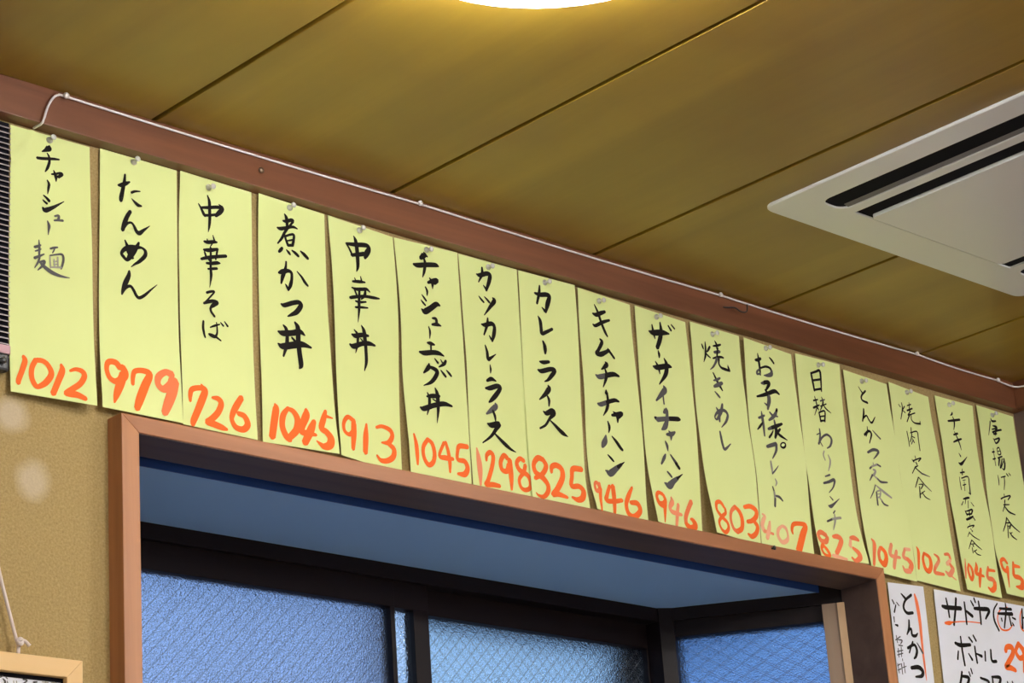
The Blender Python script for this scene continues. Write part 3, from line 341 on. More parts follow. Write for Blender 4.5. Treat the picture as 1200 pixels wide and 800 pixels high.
    'B': 'k185,276,55 320,283,82 723,255,77;k320,122,39 349,280,49 361,452,44;k608,89,55 547,325,55 465,575,49;k837,130,44 840,314,50 838,521,44;k836,274,39 931,315,61 1033,360,67;k1029,85,33 1095,168,45;k1132,28,45 1163,101,39;k1105,212,56 1322,197,78 1539,195,73 1409,364,39;k1254,68,45 1265,267,50 1258,475,45;k1810,41,28 1679,186,39 1665,359,51 1769,534,45;k1861,127,45 2216,103,57;k1796,225,45 2229,186,74;k2054,13,34 2045,156,51 1938,466,34;k2120,199,34 2156,401,45;k1883,300,39 1892,352,34;k2216,252,34 2308,272,40;k2197,346,28 2234,393,40;o2099,77,20 1875,153,26 1765,325,26 1845,494,32 2055,488,29 2231,365,13;k2545,54,40 2491,411,57;k2510,224,34 2618,208,34;o2529,74,23 2452,226,26 2452,411,33 2548,470,29;o216,566,44 344,552,76 456,524,28 829,473,19 1255,453,19;k437,888,55 585,911,77 871,875,61;k612,759,38 621,1007,49 647,1258,44;k504,1019,33 462,1166,44;k790,1034,27 880,1136,55;k851,746,39 936,819,44;k980,698,39 1051,790,44;k989,888,39 997,1036,50 1011,1179,44;k1020,1016,33 1168,1046,61;k1275,948,39 1257,1118,39;k1447,902,45 1447,1092,56 1581,1095,61;o1892,884,90 1945,806,97 2087,796,110 2104,904,110 1936,1079,110 1851,1166,96 1994,1168,103 2131,1200,77;o2317,700,91 2202,849,84 2293,965,97 2457,914,98;o2314,712,85 2454,869,130 2410,1215,130;k540,1372,44 494,1503,54 426,1641,43;k504,1448,49 717,1465,66 616,1624,49;k738,1356,33 767,1430,33;k803,1294,33 831,1380,33;k1051,1430,44 1281,1476,55 1203,1593,44;k1384,1382,39 1632,1381,67 1545,1541,50;k1402,1380,39 1402,1554,39;k1829,1426,33 1859,1501,33;k1976,1408,34 2005,1488,34',
}
FRAME_INK = 'g183,373,15 220,353,15;g220,385,15 248,415,28 239,449,18;g257,365,13 280,380,13;g276,404,9 285,444,13;G360,396,13 364,437,13;G397,393,13 402,433,13;g481,368,15 537,375,18 491,412,15;g491,408,13 538,424,13;g622,387,22 669,379,18;g641,377,18 636,415,16;G736,372,11 821,372,13;G783,364,11 788,400,11;G860,365,13 936,367,13;G898,357,11 898,390,11'
# paper: left x, right x, top z left, top z right, slant, height, lift off the wall (0.1 mm) down the left and right edge
SHEETS = {
    '1': [1.4345, 1.5508, 1.3005, 1.304, -0.005, 0.352, [23, 27, 29, 29, 24, 22, 26, 41, 62, 88], [22, 30, 43, 62, 75, 81, 91, 109, 139, 172]],
    '2': [1.5654, 1.685, 1.3051, 1.3065, -0.016, 0.352, [36, 40, 41, 38, 34, 34, 41, 59, 92, 128], [34, 34, 34, 34, 37, 43, 56, 80, 109, 133]],
    '3': [1.6888, 1.807, 1.305, 1.3027, -0.02, 0.352, [60, 39, 25, 24, 34, 40, 55, 75, 91, 100], [37, 37, 35, 30, 24, 23, 30, 45, 65, 89]],
    '4': [1.8167, 1.9331, 1.3039, 1.3018, -0.017, 0.352, [69, 52, 38, 34, 34, 36, 47, 58, 61, 58], [34, 34, 34, 38, 52, 76, 95, 118, 154, 204]],
    '5': [1.9401, 2.0581, 1.3027, 1.2978, -0.02, 0.352, [23, 56, 83, 100, 106, 107, 109, 120, 140, 163], [23, 46, 65, 73, 60, 44, 29, 22, 22, 26]],
    '6': [2.059, 2.1803, 1.2973, 1.3021, -0.003, 0.352, [34, 59, 80, 91, 81, 67, 75, 101, 126, 126], [36, 34, 35, 41, 41, 40, 43, 44, 40, 34]],
    '7': [2.1833, 2.2995, 1.3018, 1.303, -0.01, 0.352, [22, 35, 42, 50, 64, 61, 48, 45, 50, 56], [30, 27, 23, 24, 23, 22, 22, 24, 31, 39]],
    '8': [2.3001, 2.4152, 1.3015, 1.3019, -0.02, 0.352, [50, 49, 42, 37, 34, 34, 38, 45, 56, 69], [83, 88, 86, 76, 59, 46, 41, 34, 40, 89]],
    '9': [2.4237, 2.5414, 1.3012, 1.2993, -0.02, 0.352, [59, 48, 42, 49, 54, 42, 22, 22, 56, 150], [22, 22, 32, 49, 66, 78, 80, 69, 55, 62]],
    '10': [2.5497, 2.6642, 1.2994, 1.2953, -0.02, 0.352, [43, 41, 38, 35, 35, 34, 38, 66, 124, 182], [53, 65, 75, 82, 92, 91, 80, 65, 49, 34]],
    '11': [2.6764, 2.7953, 1.2996, 1.2993, -0.02, 0.352, [40, 44, 34, 24, 27, 46, 66, 102, 168, 222], [32, 24, 35, 53, 60, 93, 111, 103, 99, 83]],
    '12': [2.7987, 2.9245, 1.2957, 1.2934, -0.008, 0.352, [97, 77, 58, 41, 38, 58, 75, 65, 49, 34], [34, 41, 57, 66, 85, 93, 77, 60, 55, 55]],
    '13': [2.9349, 3.0501, 1.2976, 1.2995, -0.02, 0.352, [33, 28, 24, 22, 23, 32, 49, 65, 90, 148], [49, 30, 22, 25, 30, 34, 46, 76, 132, 205]],
    '14': [3.0596, 3.1781, 1.2927, 1.2889, 0.006, 0.352, [39, 36, 35, 38, 39, 34, 34, 46, 76, 113], [34, 40, 57, 63, 64, 74, 99, 119, 117, 116]],
    '15': [3.1819, 3.2972, 1.2938, 1.288, 0.02, 0.352, [49, 45, 28, 22, 22, 26, 44, 61, 65, 55], [23, 25, 45, 65, 62, 59, 60, 67, 80, 95]],
    '16': [3.3148, 3.4207, 1.294, 1.2923, 0.026, 0.352, [34, 38, 47, 40, 34, 34, 54, 62, 73, 98], [81, 51, 34, 34, 42, 68, 76, 62, 58, 63]],
    '17': [3.4382, 3.5537, 1.2983, 1.2973, -0.02, 0.352, [43, 56, 57, 41, 28, 30, 37, 46, 108, 161], [22, 27, 38, 52, 69, 85, 101, 117, 133, 149]],
    'A': [3.1098, 3.2079, 0.9291, 0.9341, -0.0259, 0.36, [30, 30, 30, 30, 30, 30, 30, 30, 30, 30], [30, 30, 30, 30, 30, 30, 30, 30, 30, 30]],
    'B': [3.236, 3.533, 0.9332, 0.9349, -0.0393, 0.42, [30, 30, 30, 30, 30, 30, 30, 30, 30, 30], [30, 30, 30, 30, 30, 30, 30, 30, 30, 30]],
}

# ================================================================ the room
Y0 = 2.30                     # face of the wall with the menu strips
ZCEIL = ZC + 1.355
XR_ = 3.56
XL_, YB = -2.4, -2.2

bm = bmesh.new(); box(bm, XL_ - .1, XR_ + .1, YB - .1, Y0 + .1, -0.05, 0.0)
tag(obj('floor', bm, M_floor), kind='structure')

# ceiling: long plywood panels with open seams under a dark backing
bm = bmesh.new()
k = -10
while True:
    x0 = 1.637 + 0.4065 * k + 0.004; x1 = x0 + 0.4065 - 0.008
    if x0 > XR_ + .05: break
    x0c, x1c = max(x0, XL_ - .05), min(x1, XR_ + .05)
    if x1c > x0c: box(bm, x0c, x1c, YB - .05, Y0 + .04, ZCEIL, ZCEIL + 0.012, 0.0012)
    k += 1
for f in box(bm, XL_ - .1, XR_ + .1, YB - .1, Y0 + .08, ZCEIL + 0.0125, ZCEIL + 0.05): f.material_index = 1
tag(obj('ceiling', bm, [M_ceiling, M_gap]), kind='structure')

WX0, WX1, WZ0, WZ1 = 1.590, 3.057, ZC - 0.12, ZC + 0.930      # opening in the wall
bm = bmesh.new()
box(bm, XL_ - .1, WX0, Y0, Y0 + .07, 0, ZCEIL + .01)
box(bm, WX1, XR_ + .1, Y0, Y0 + .07, 0, ZCEIL + .01)
box(bm, WX0, WX1, Y0, Y0 + .07, 0, WZ0)
box(bm, WX0, WX1, Y0, Y0 + .07, WZ1, ZCEIL + .01)
bmesh.ops.remove_doubles(bm, verts=bm.verts, dist=1e-5)
tag(obj('wall_back', bm, M_stucco), kind='structure')
bm = bmesh.new(); box(bm, XR_, XR_ + .1, YB - .1, Y0, 0, ZCEIL + .01)
tag(obj('wall_right', bm, M_rwall), kind='structure')
bm = bmesh.new(); box(bm, XL_ - .1, XL_, YB - .1, Y0, 0, ZCEIL + .01)
tag(obj('wall_left', bm, M_room), kind='structure')
bm = bmesh.new(); box(bm, XL_, XR_, YB - .1, YB, 0, ZCEIL + .01)
tag(obj('wall_front', bm, M_room), kind='structure')

# the brown beam under the ceiling, along the menu wall and round the corner
ZB = ZC + 1.304
bm = bmesh.new(); box(bm, XL_, XR_, Y0 - .022, Y0, ZB, ZCEIL, 0.0012)
tag(obj('trim_1', bm, M_beam), kind='structure')
bm = bmesh.new(); box(bm, XR_ - .022, XR_, YB, Y0 - .022, ZB, ZCEIL, 0.0012)
tag(obj('trim_2', bm, M_beam_y), kind='structure')

# ================================================================ the bay window
win = tag(empty('window_1', (2.32, Y0, WZ0)), kind='structure')
FY = Y0 - 0.030                                        # front of the casing
def mitred(bm, pts, y0, y1, bev=0.0012):
    """a board whose front outline is pts in (x, z), from y0 back to y1"""
    a = [bm.verts.new((x, y0, z)) for x, z in pts]; b = [bm.verts.new((x, y1, z)) for x, z in pts]
    fs = [bm.faces.new(a), bm.faces.new(b)]
    n = len(pts)
    for i in range(n): fs.append(bm.faces.new((a[i], a[(i + 1) % n], b[(i + 1) % n], b[i])))
    if bev: bmesh.ops.bevel(bm, geom=list(fs[0].edges), offset=bev, segments=2, profile=0.6, affect='EDGES')
ox0, ox1, oz1 = 1.5755, 3.068, ZC + 0.9416
ix0, ix1, iz1 = 1.601, 3.046, ZC + 0.920
oz0, iz0 = WZ0 - .02, WZ0 + .005
CB = Y0 + 0.045                                        # back of the casing boards
bm = bmesh.new(); mitred(bm, [(ox0, oz1), (ox1, oz1), (ix1, iz1), (ix0, iz1)], FY, CB); obj('casing_head', bm, M_frame_x, win)
bm = bmesh.new(); mitred(bm, [(ox0, oz0), (ox0, oz1), (ix0, iz1), (ix0, iz0)], FY, CB); obj('casing_jamb', bm, M_frame_z, win)
bm = bmesh.new(); mitred(bm, [(ix1, iz0), (ix1, iz1), (ox1, oz1), (ox1, oz0)], FY, CB); obj('casing_jamb', bm, M_frame_z, win)
bm = bmesh.new(); mitred(bm, [(ox0, oz0), (ix0, iz0), (ix1, iz0), (ox1, oz0)], FY, CB); obj('casing_sill', bm, M_frame_x, win)

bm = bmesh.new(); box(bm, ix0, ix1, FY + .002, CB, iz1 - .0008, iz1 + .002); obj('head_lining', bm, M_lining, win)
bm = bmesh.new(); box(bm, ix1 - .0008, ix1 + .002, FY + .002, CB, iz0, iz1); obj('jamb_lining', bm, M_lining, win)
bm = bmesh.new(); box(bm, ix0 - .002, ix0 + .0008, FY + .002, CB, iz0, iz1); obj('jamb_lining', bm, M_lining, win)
# splayed bay behind the casing
A0, A1 = (3.058, 2.336), (2.869, 2.585)                # right-hand splay, front to back
B0, B1 = (1.589, 2.336), (1.778, 2.585)                # left-hand splay
ZP = ZC + 0.920                                        # underside of the bay's ceiling
bm = bmesh.new()
prism(bm, [(1.56, 2.379), (3.03, 2.379), (2.874, 2.60), (1.773, 2.60)], ZP, ZP + .02)
obj('bay_ceiling', bm, M_bay, win)
bm = bmesh.new(); box(bm, 1.56, 3.03, 2.3765, 2.379, ZP - .0005, ZP + .0205); obj('blue_shade_edge', bm, M_blue_shade, win)  # strip added over the riser, its blue shade painted in
bm = bmesh.new()
prism(bm, [(1.50, 2.346), (3.15, 2.346), (3.15, 2.80), (1.50, 2.80)], ZP + .026, ZP + .06)
obj('bay_roof', bm, M_bay, win)
bm = bmesh.new()
prism(bm, [(1.50, 2.346), (3.15, 2.346), (3.15, 2.80), (1.50, 2.80)], WZ0 - .06, WZ0)
obj('bay_sill', bm, M_bay, win)
BYB = 2.585
ZS0 = WZ0
# fixed head and posts of the back window
bm = bmesh.new()
box(bm, 1.74, 2.91, BYB, BYB + .10, ZC + .897, ZP + .025, 0.001)
obj('window_head', bm, M_sash, win)
bm = bmesh.new(); prism(bm, [(2.858, 2.583), (2.880, 2.571), (2.93, 2.60), (2.93, 2.68), (2.850, 2.68)], ZS0, ZP + .02)
obj('corner_post', bm, M_sash, win)
bm = bmesh.new(); prism(bm, [(1.789, 2.583), (1.767, 2.571), (1.717, 2.60), (1.717, 2.68), (1.797, 2.68)], ZS0, ZP + .02)
obj('corner_post', bm, M_sash, win)
def sash(x0, x1, y, ztop, lw, rw, glass, g0=None, g1=None, rail=.042):
    bm = bmesh.new()
    box(bm, x0, x1, y, y + .024, ztop - rail, ztop, 0.0008)
    box(bm, x0, x0 + lw, y, y + .024, ZS0, ztop - rail, 0.0008)
    box(bm, x1 - rw, x1, y, y + .024, ZS0, ztop - rail, 0.0008)
    box(bm, x0 + lw, x1 - rw, y, y + .024, ZS0, ZS0 + .05, 0.0008)
    s = obj('sash', bm, M_sash, win)
    bm = bmesh.new(); box(bm, x0 + lw - .003, x1 - rw + .003, y + .010, y + .014, ZS0 + .045, ztop - rail + .003)
    g = obj('pane', bm, glass, s)
    return s
ZT = ZC + .899
sash(1.780, 2.287, BYB + .010, ZT, .03, .0085, M_glass_a)           # left leaf
sash(2.286, 2.356, BYB + .012, ZT, .002, .030, M_glass_c)           # narrow strip and the meeting stile
sash(2.353, 2.868, BYB + .0265, ZT, .010, .016, M_glass_b)           # right leaf, on the outer track
# outer frame of the opening, seen blurred through the right leaf
bm = bmesh.new()
box(bm, 2.43, 2.95, 2.70, 2.74, ZC + .882, ZC + .96); box(bm, 2.328, 2.344, 2.69, 2.71, ZS0, ZC + .945); box(bm, 2.875, 2.93, 2.69, 2.73, ZS0, ZC + .87)
obj('outer_frame', bm, M_sash, win)

# splayed side windows
def side(P0, P1, sgn, name):
    P0 = Vector((*P0, 0)); P1 = Vector((*P1, 0))
    d = (P1 - P0).normalized(); ln = (P1 - P0).length
    n = Vector((d.y, -d.x, 0)) * sgn                 # outward, away from the room
    def slab(bm, s0, s1, t0, t1, z0, z1, bev=0.0008):
        q = [P0 + d * s0 + n * t0, P0 + d * s1 + n * t0, P0 + d * s1 + n * t1, P0 + d * s0 + n * t1]
        prism(bm, [(p.x, p.y) for p in q], z0, z1, 0)
    bm = bmesh.new(); slab(bm, .0, ln + .01, 0, .06, ZC + .899, ZP + .024); slab(bm, .047, ln + .005, .006, .04, ZC + .872, ZC + .8995)
    slab(bm, ln - .018, ln, .004, .04, ZS0, ZC + .873); slab(bm, .047, ln - .018, .006, .04, ZS0, ZS0 + .05)
    s = obj('side_sash', bm, M_sash, win)
    bm = bmesh.new(); slab(bm, .046, ln - .016, .018, .022, ZS0 + .045, ZC + .875)
    obj('pane', bm, M_glass_d, s)
    bm = bmesh.new(); slab(bm, .022, .049, -.004, .03, ZS0, ZC + .8985)
    obj('side_post', bm, M_post2, win)
    bm = bmesh.new(); slab(bm, .008, .024, -.007, .028, ZS0, ZC + .898)
    obj('side_post', bm, M_post, win)
    bm = bmesh.new(); slab(bm, -.01, .0085, .0, .05, ZS0, ZP + .02)
    obj('side_filler', bm, M_sash, win)
    bm = bmesh.new(); slab(bm, -.02, .02, .05, .09, ZS0 - .05, ZP + .03)
    obj('side_flashing', bm, M_sash, win)
side(A0, A1, 1, 'right')
side(B0, B1, -1, 'left')

# ================================================================ menu strips
YW = Y0
RIDGE = [(1.4153, 1.238), (1.4297, 1.2476), (1.4369, 1.2541), (1.4515, 1.2719), (1.4613, 1.2908), (1.4687, 1.3081)]
def lerp_list(a, u):
    u = min(max(u, 0), 1) * (len(a) - 1)
    j = min(int(u), len(a) - 2)
    # smooth interpolation of the traced lift of the paper
    f = u - j
    p0, p1, p2, p3 = a[max(j - 1, 0)], a[j], a[j + 1], a[min(j + 2, len(a) - 1)]
    v = 0.5 * (2 * p1 + (p2 - p0) * f + (2 * p0 - 5 * p1 + 4 * p2 - p3) * f * f + (3 * p1 - p0 - 3 * p2 + p3) * f ** 3)
    return max(v, 15) * 1e-4
def surf(key, s, t):
    xl, xr, zl, zr, m, H, dl, dr = SHEETS[key]
    zcap = 1.3030
    if key == '1': zcap = 1.3012
    zl = min(zl, zcap); zr = min(zr, zcap)
    d = lerp_list(dl, t) * (1 - s) + lerp_list(dr, t) * s
    x = xl * (1 - s) + xr * s + m * t * H
    z = zl * (1 - s) + zr * s - t * H
    if key == '1':                                    # the cord tucked behind the strip lifts a soft ridge
        best = 9
        for (ax, az), (bx, bz) in zip(RIDGE, RIDGE[1:]):
            ux, uz = bx - ax, bz - az
            q = min(max(((x - ax) * ux + (z - az) * uz) / (ux * ux + uz * uz), 0), 1)
            best = min(best, math.hypot(x - ax - q * ux, z - az - q * uz))
        d += 0.0022 * math.exp(-(best / 0.0032) ** 2)
    return Vector((x, YW - d, ZC + z))

def sheet_mesh(key, nx, nz):
    bm = bmesh.new()
    g = [[bm.verts.new(surf(key, i / nx, j / nz)) for i in range(nx + 1)] for j in range(nz + 1)]
    for j in range(nz):
        for i in range(nx):
            bm.faces.new((g[j][i], g[j + 1][i], g[j + 1][i + 1], g[j][i + 1]))
    return bm

def ribbon(bm, pts, put, mi, lift):
    """one brush stroke: pts are (u, v, width) in mm on the paper"""
    n = max(4, 10 if len(pts) < 4 else 6)
    q = spline(pts, n)
    Lf, Rt = [], []
    for i, (u, v, wd) in enumerate(q):
        a, b = q[max(i - 1, 0)], q[min(i + 1, len(q) - 1)]
        dx, dy = b[0] - a[0], b[1] - a[1]
        l = math.hypot(dx, dy) or 1
        wd = max(wd, 0.25) / 2
        Lf.append((u - dy / l * wd, v + dx / l * wd)); Rt.append((u + dy / l * wd, v - dx / l * wd))
    Lv = [bm.verts.new(put(*p, lift)) for p in Lf]; Rv_ = [bm.verts.new(put(*p, lift)) for p in Rt]
    fs = []
    for i in range(len(q) - 1):
        fs.append(bm.faces.new((Lv[i], Rv_[i], Rv_[i + 1], Lv[i + 1])))
    for (idx, sgn) in ((0, -1), (-1, 1)):             # rounded ends
        u, v, wd = q[idx]
        a, b = (q[0], q[1]) if idx == 0 else (q[-2], q[-1])
        dx, dy = b[0] - a[0], b[1] - a[1]
        l = math.hypot(dx, dy) or 1
        if wd < 0.6: continue
        th = math.atan2(dy, dx)
        rim = []
        for k2 in range(1, 6):
            an = th + (math.pi / 2 - k2 * math.pi / 6) * (1 if sgn > 0 else 1) + (0 if sgn > 0 else math.pi)
            rim.append(bm.verts.new(put(u + math.cos(an) * wd / 2 * (0.75 if True else 1), v + math.sin(an) * wd / 2 * 0.75, lift)))
        ends = [Lv[-1]] + rim + [Rv_[-1]] if sgn > 0 else [Rv_[0]] + rim + [Lv[0]]
        fs.append(bm.faces.new(ends))
    for f in fs: f.material_index = mi

def write(key, chars, name, parent, put):
    bm = bmesh.new(); order = []
    c = 0
    for part in INK[key].split(';'):
        if part[0] not in chars: continue
        if part[0] not in order: order.append(part[0])
        pts = [tuple(float(a) / 10 for a in p.split(',')) for p in part[1:].split()]
        ribbon(bm, pts, put, order.index(part[0]), 0.0004 + 0.000012 * c)
        c += 1
    if not order:
        bm.free(); return None
    me = bpy.data.meshes.new(name)
    bm.normal_update()
    for f in bm.faces:
        if f.normal.y > 0: f.normal_flip()
    bm.to_mesh(me); bm.free()
    for k_ in order: me.materials.append(INKS[k_])
    o = bpy.data.objects.new(name, me); C.objects.link(o)
    o.parent = parent
    o.matrix_parent_inverse = Matrix.Translation(-parent.location)
    return o

def put_on(key):
    xl, xr = SHEETS[key][0], SHEETS[key][1]; H = SHEETS[key][5]
    W = (xr - xl) * 1000
    def put(u, v, lift):
        p = surf(key, u / W, v / (H * 1000))
        p.y -= lift
        return p
    return put

DISHES = [('チャーシュー麺', '1012'), ('たんめん', '979'), ('中華そば', '726'), ('煮かつ丼', '1045'), ('中華丼', '913'), ('チャーシューエッグ丼', '1045'),
          ('カツカレーライス', '1298'), ('カレーライス', '825'), ('キムチチャーハン', '946'), ('ザーサイチャーハン', '946'), ('焼きめし', '803'), ('お子様プレート', '407'),
          ('日替わりランチ', '825'), ('とんかつ定食', '1045'), ('焼肉定食', '1023'), ('チキン南蛮定食', '1045'), ('唐揚げ定食', '95')]
PINS = [(1.4905, 1.2941), (1.6165, 1.2969), (1.7342, 1.2909), (1.8702, 1.2951), (1.9953, 1.2925), (2.1189, 1.2918), (2.2405, 1.2932), (2.3518, 1.2924),
        (2.4695, 1.2892), (2.5968, 1.2896), (2.7279, 1.288), (2.8549, 1.2888), (2.9919, 1.2874), (3.1064, 1.2805), (3.2323, 1.2839), (3.3523, 1.2823), (3.4837, 1.2867)]
ORD = ['leftmost', 'second from left', 'third from left', 'fourth from left', 'fifth from left', 'sixth from left', 'seventh from left', 'eighth from left', 'ninth and middle one',
       'eighth from right', 'seventh from right', 'sixth from right', 'fifth from right', 'fourth from right', 'third from right', 'second from right', 'rightmost']
for i, (dish, price) in enumerate(DISHES):
    key = str(i + 1)
    root = empty('menu_strip', surf(key, 0.5, 0.0))
    tag(root, 'yellow paper menu strip brushed %s over an orange %s, %s on the wall' % (dish, price, ORD[i]), 'menu strip', 'yellow menu strips along the wall')
    sh = obj('paper', sheet_mesh(key, 30 if i == 0 else 12, 90 if i == 0 else 44), M_yellow, root, smooth=True)
    write(key, 'kgG', 'brush_writing', root, put_on(key))
    write(key, 'orpP', 'price_writing', root, put_on(key))

# clear push pins, one through the top of each strip
def pin_mesh():
    bm = bmesh.new()
    lathe(bm, [(0.0042, 0.0), (0.0045, 0.0012), (0.0022, 0.003), (0.0019, 0.0065), (0.0032, 0.009), (0.0040, 0.0102), (0.0036, 0.0115), (0.0012, 0.0120)], Matrix.Rotation(math.pi / 2, 4, 'X'), 14)
    return bm
def needle_mesh():
    bm = bmesh.new()
    lathe(bm, [(0.0002, -0.006), (0.0006, -0.004), (0.0006, 0.0)], Matrix.Rotation(math.pi / 2, 4, 'X'), 8)
    return bm
pin0 = None
rnd = random.Random(4)
for i, (px, pz) in enumerate(PINS):
    key = str(i + 1)
    s = (px - SHEETS[key][0]) / (SHEETS[key][1] - SHEETS[key][0]); t = (SHEETS[key][2] - pz) / SHEETS[key][5]
    y = surf(key, s, t).y
    if pin0 is None:
        pin0 = empty('push_pin', (0, 0, 0))
        obj('pin_head', pin_mesh(), M_clear, pin0, smooth=True); obj('needle', needle_mesh(), M_steel, pin0)
        p = pin0
    else:
        p = pin0.copy(); C.objects.link(p)
        for ch in pin0.children:
            c2 = ch.copy(); C.objects.link(c2); c2.parent = p
    p.location = (px, y - 0.0003, ZC + pz)
    p.rotation_euler = (rnd.uniform(-.12, .2), rnd.uniform(-.1, .1), rnd.uniform(-.15, .15))
    tag(p, 'clear push pin holding the yellow %s strip, %s in the row' % (DISHES[i][0], ORD[i]), 'push pin', 'clear push pins along the strips')

# white notices right of the window
rootA = empty('notice', surf('A', .5, 0))
tag(rootA, 'narrow white paper notice with a red vertical line, right beside the window casing', 'notice')
obj('paper', sheet_mesh('A', 8, 20), M_white, rootA, smooth=True)
write('A', 'kgG', 'brush_writing', rootA, put_on('A')); write('A', 'orpP', 'red_line', rootA, put_on('A'))
rootB = empty('notice', surf('B', .5, 0))
tag(rootB, 'wide white paper notice with thick black サドヤ lettering, right of the narrow notice', 'notice')
obj('paper', sheet_mesh('B', 8, 20), M_white, rootB, smooth=True)
write('B', 'kgG', 'marker_writing', rootB, put_on('B')); write('B', 'orpP', 'orange_writing', rootB, put_on('B'))

# ================================================================ cord along the top of the beam
CY = Y0 - 0.0245
CP = [(1.4655, Y0 - .006, 1.3027), (1.4660, Y0 - .012, 1.3029), (1.4665, CY - .0005, 1.3040), (1.472, CY - .003, 1.325), (1.481, CY - .002, 1.341), (1.4900, CY, 1.3482), (1.4995, CY, 1.3490)]
zs = [1.3490, 1.3492, 1.3494, 1.3510, 1.3480]
xs = [1.4995, 2.0917, 2.7319, 3.2458, 3.4849]
for (xa, za), (xb, zb) in zip(zip(xs, zs), zip(xs[1:], zs[1:])):
    for k_ in range(1, 9):
        f = k_ / 8
        CP.append((xa + (xb - xa) * f, CY, za + (zb - za) * f - 0.0020 * math.sin(math.pi * f)))
CP += [(3.51, CY - .002, 1.3445), (3.532, CY - .012, 1.3405), (3.5352, CY - .05, 1.339), (3.5352, CY - .12, 1.338), (3.5352, CY - .30, 1.338), (3.5352, CY - 1.2, 1.339), (3.5352, CY - 2.4, 1.338), (3.5352, CY - 4.3, 1.339)]
bm = bmesh.new()
tube(bm, [(x, y, ZC + z) for x, y, z in spline(CP, 3)], 0.0016, 8)
tag(obj('cord', bm, M_cord, None, True), 'thin white cord running along the top of the brown beam', 'cord')
clip0 = None
for i, (cx, cz) in enumerate(zip(xs, zs)):
    if clip0 is None:
        bm = bmesh.new()
        lathe(bm, [(0.0010, -0.003), (0.0036, -0.0018), (0.0042, 0.0), (0.0036, 0.0018), (0.0012, 0.003)], Matrix.Rotation(math.pi / 2, 4, 'X'), 12)
        clip0 = obj('cord_clip', bm, M_cord, None, True); c = clip0
    else:
        c = clip0.copy(); C.objects.link(c)
    c.location = (cx, Y0 - .0275, ZC + cz)
    tag(c, ['white cord clip where the cord leaves the beam above the チャーシュー麺 strip', 'white cord clip on the beam above the エッグ丼 strip', 'white cord clip beside the bent black hook',
            'white cord clip on the beam above the 焼肉定食 strip', 'white cord clip nearest the right-hand corner'][i], 'cord clip', 'white clips on the cord')

# screw, nail, bent hook
bm = bmesh.new()
lathe(bm, [(0.0022, -0.006), (0.0022, 0.001), (0.0042, 0.0018), (0.0044, 0.003), (0.0030, 0.0045), (0.0008, 0.0052)], Matrix.Translation((1.809, Y0 - .022, ZC + 1.3282)) @ Matrix.Rotation(math.pi / 2, 4, 'X'), 12)
tag(obj('screw', bm, M_steel, None, True), 'small dull round screw head in the beam above the 煮かつ丼 strip', 'screw')
bm = bmesh.new()
lathe(bm, [(0.0014, -0.008), (0.0014, 0.004), (0.0036, 0.0044), (0.0036, 0.0056), (0.0010, 0.006)], Matrix.Translation((2.7875, FY, ZC + .9362)) @ Matrix.Rotation(math.pi / 2, 4, 'X'), 12)
tag(obj('nail', bm, M_black, None, True), 'small black nail head in the window casing below the 407 strip', 'nail')
bm = bmesh.new()
HP = [(2.735, Y0 - .018, 1.3325), (2.7473, Y0 - .024, 1.3320), (2.758, Y0 - .0265, 1.3335), (2.765, Y0 - .029, 1.3325), (2.770, Y0 - .031, 1.3285), (2.777, Y0 - .033, 1.3270), (2.784, Y0 - .034, 1.3295), (2.7865, Y0 - .034, 1.335), (2.787, Y0 - .034, 1.342)]
tube(bm, [(x, y, ZC + z) for x, y, z in spline(HP, 4)], 0.0012, 8)
tag(obj('wire_hook', bm, M_black, None, True), 'bent black wire hook screwed into the beam right of its middle', 'hook')

# ================================================================ louvred vent at the left edge
vx0, vx1, vz0, vz1 = 1.18, 1.4315, 0.9945, 1.3005
vent = empty('louvred_vent', ((vx0 + vx1) / 2, Y0, ZC + vz0))
tag(vent, 'dark slatted wall vent left of the yellow strips', 'vent')
bm = bmesh.new(); box(bm, vx0, vx1, Y0 - .004, Y0, ZC + vz0, ZC + vz1)
obj('backing', bm, M_acd, vent)
bm = bmesh.new()
z = vz0 + .012
while z < vz1 - .002:
    a = [(Y0 - .0040, z + .0022), (Y0 - .0085, z), (Y0 - .0085, z + .0014), (Y0 - .0040, z + .0036)]
    va = [bm.verts.new((vx0, y, ZC + zz)) for y, zz in a]; vb = [bm.verts.new((vx1, y, ZC + zz)) for y, zz in a]
    bm.faces.new(va); bm.faces.new(vb)
    for q in range(4): bm.faces.new((va[q], va[(q + 1) % 4], vb[(q + 1) % 4], vb[q]))
    z += .0073
obj('louvres', bm, M_slat, vent)
bm = bmesh.new(); box(bm, vx0, vx1, Y0 - .010, Y0, ZC + vz0, ZC + vz0 + .011, .001)
obj('bottom_rail', bm, M_pink, vent)
bm = bmesh.new(); box(bm, vx0, vx0 + .01, Y0 - .010, Y0, ZC + vz0, ZC + vz1, .001)
obj('side_rail', bm, M_acd, vent)
bm = bmesh.new()
box(bm, 1.395, 1.4290, Y0 - .012, Y0, ZC + .972, ZC + .9940, .003); lathe(bm, [(.004, 0), (.0045, .004), (.002, .006)], Matrix.Translation((1.418, Y0 - .012, ZC + .983)) @ Matrix.Rotation(math.pi / 2, 4, 'X'), 12)
tag(obj('bracket', bm, M_black), 'small black bracket directly beneath the slatted vent', 'bracket')

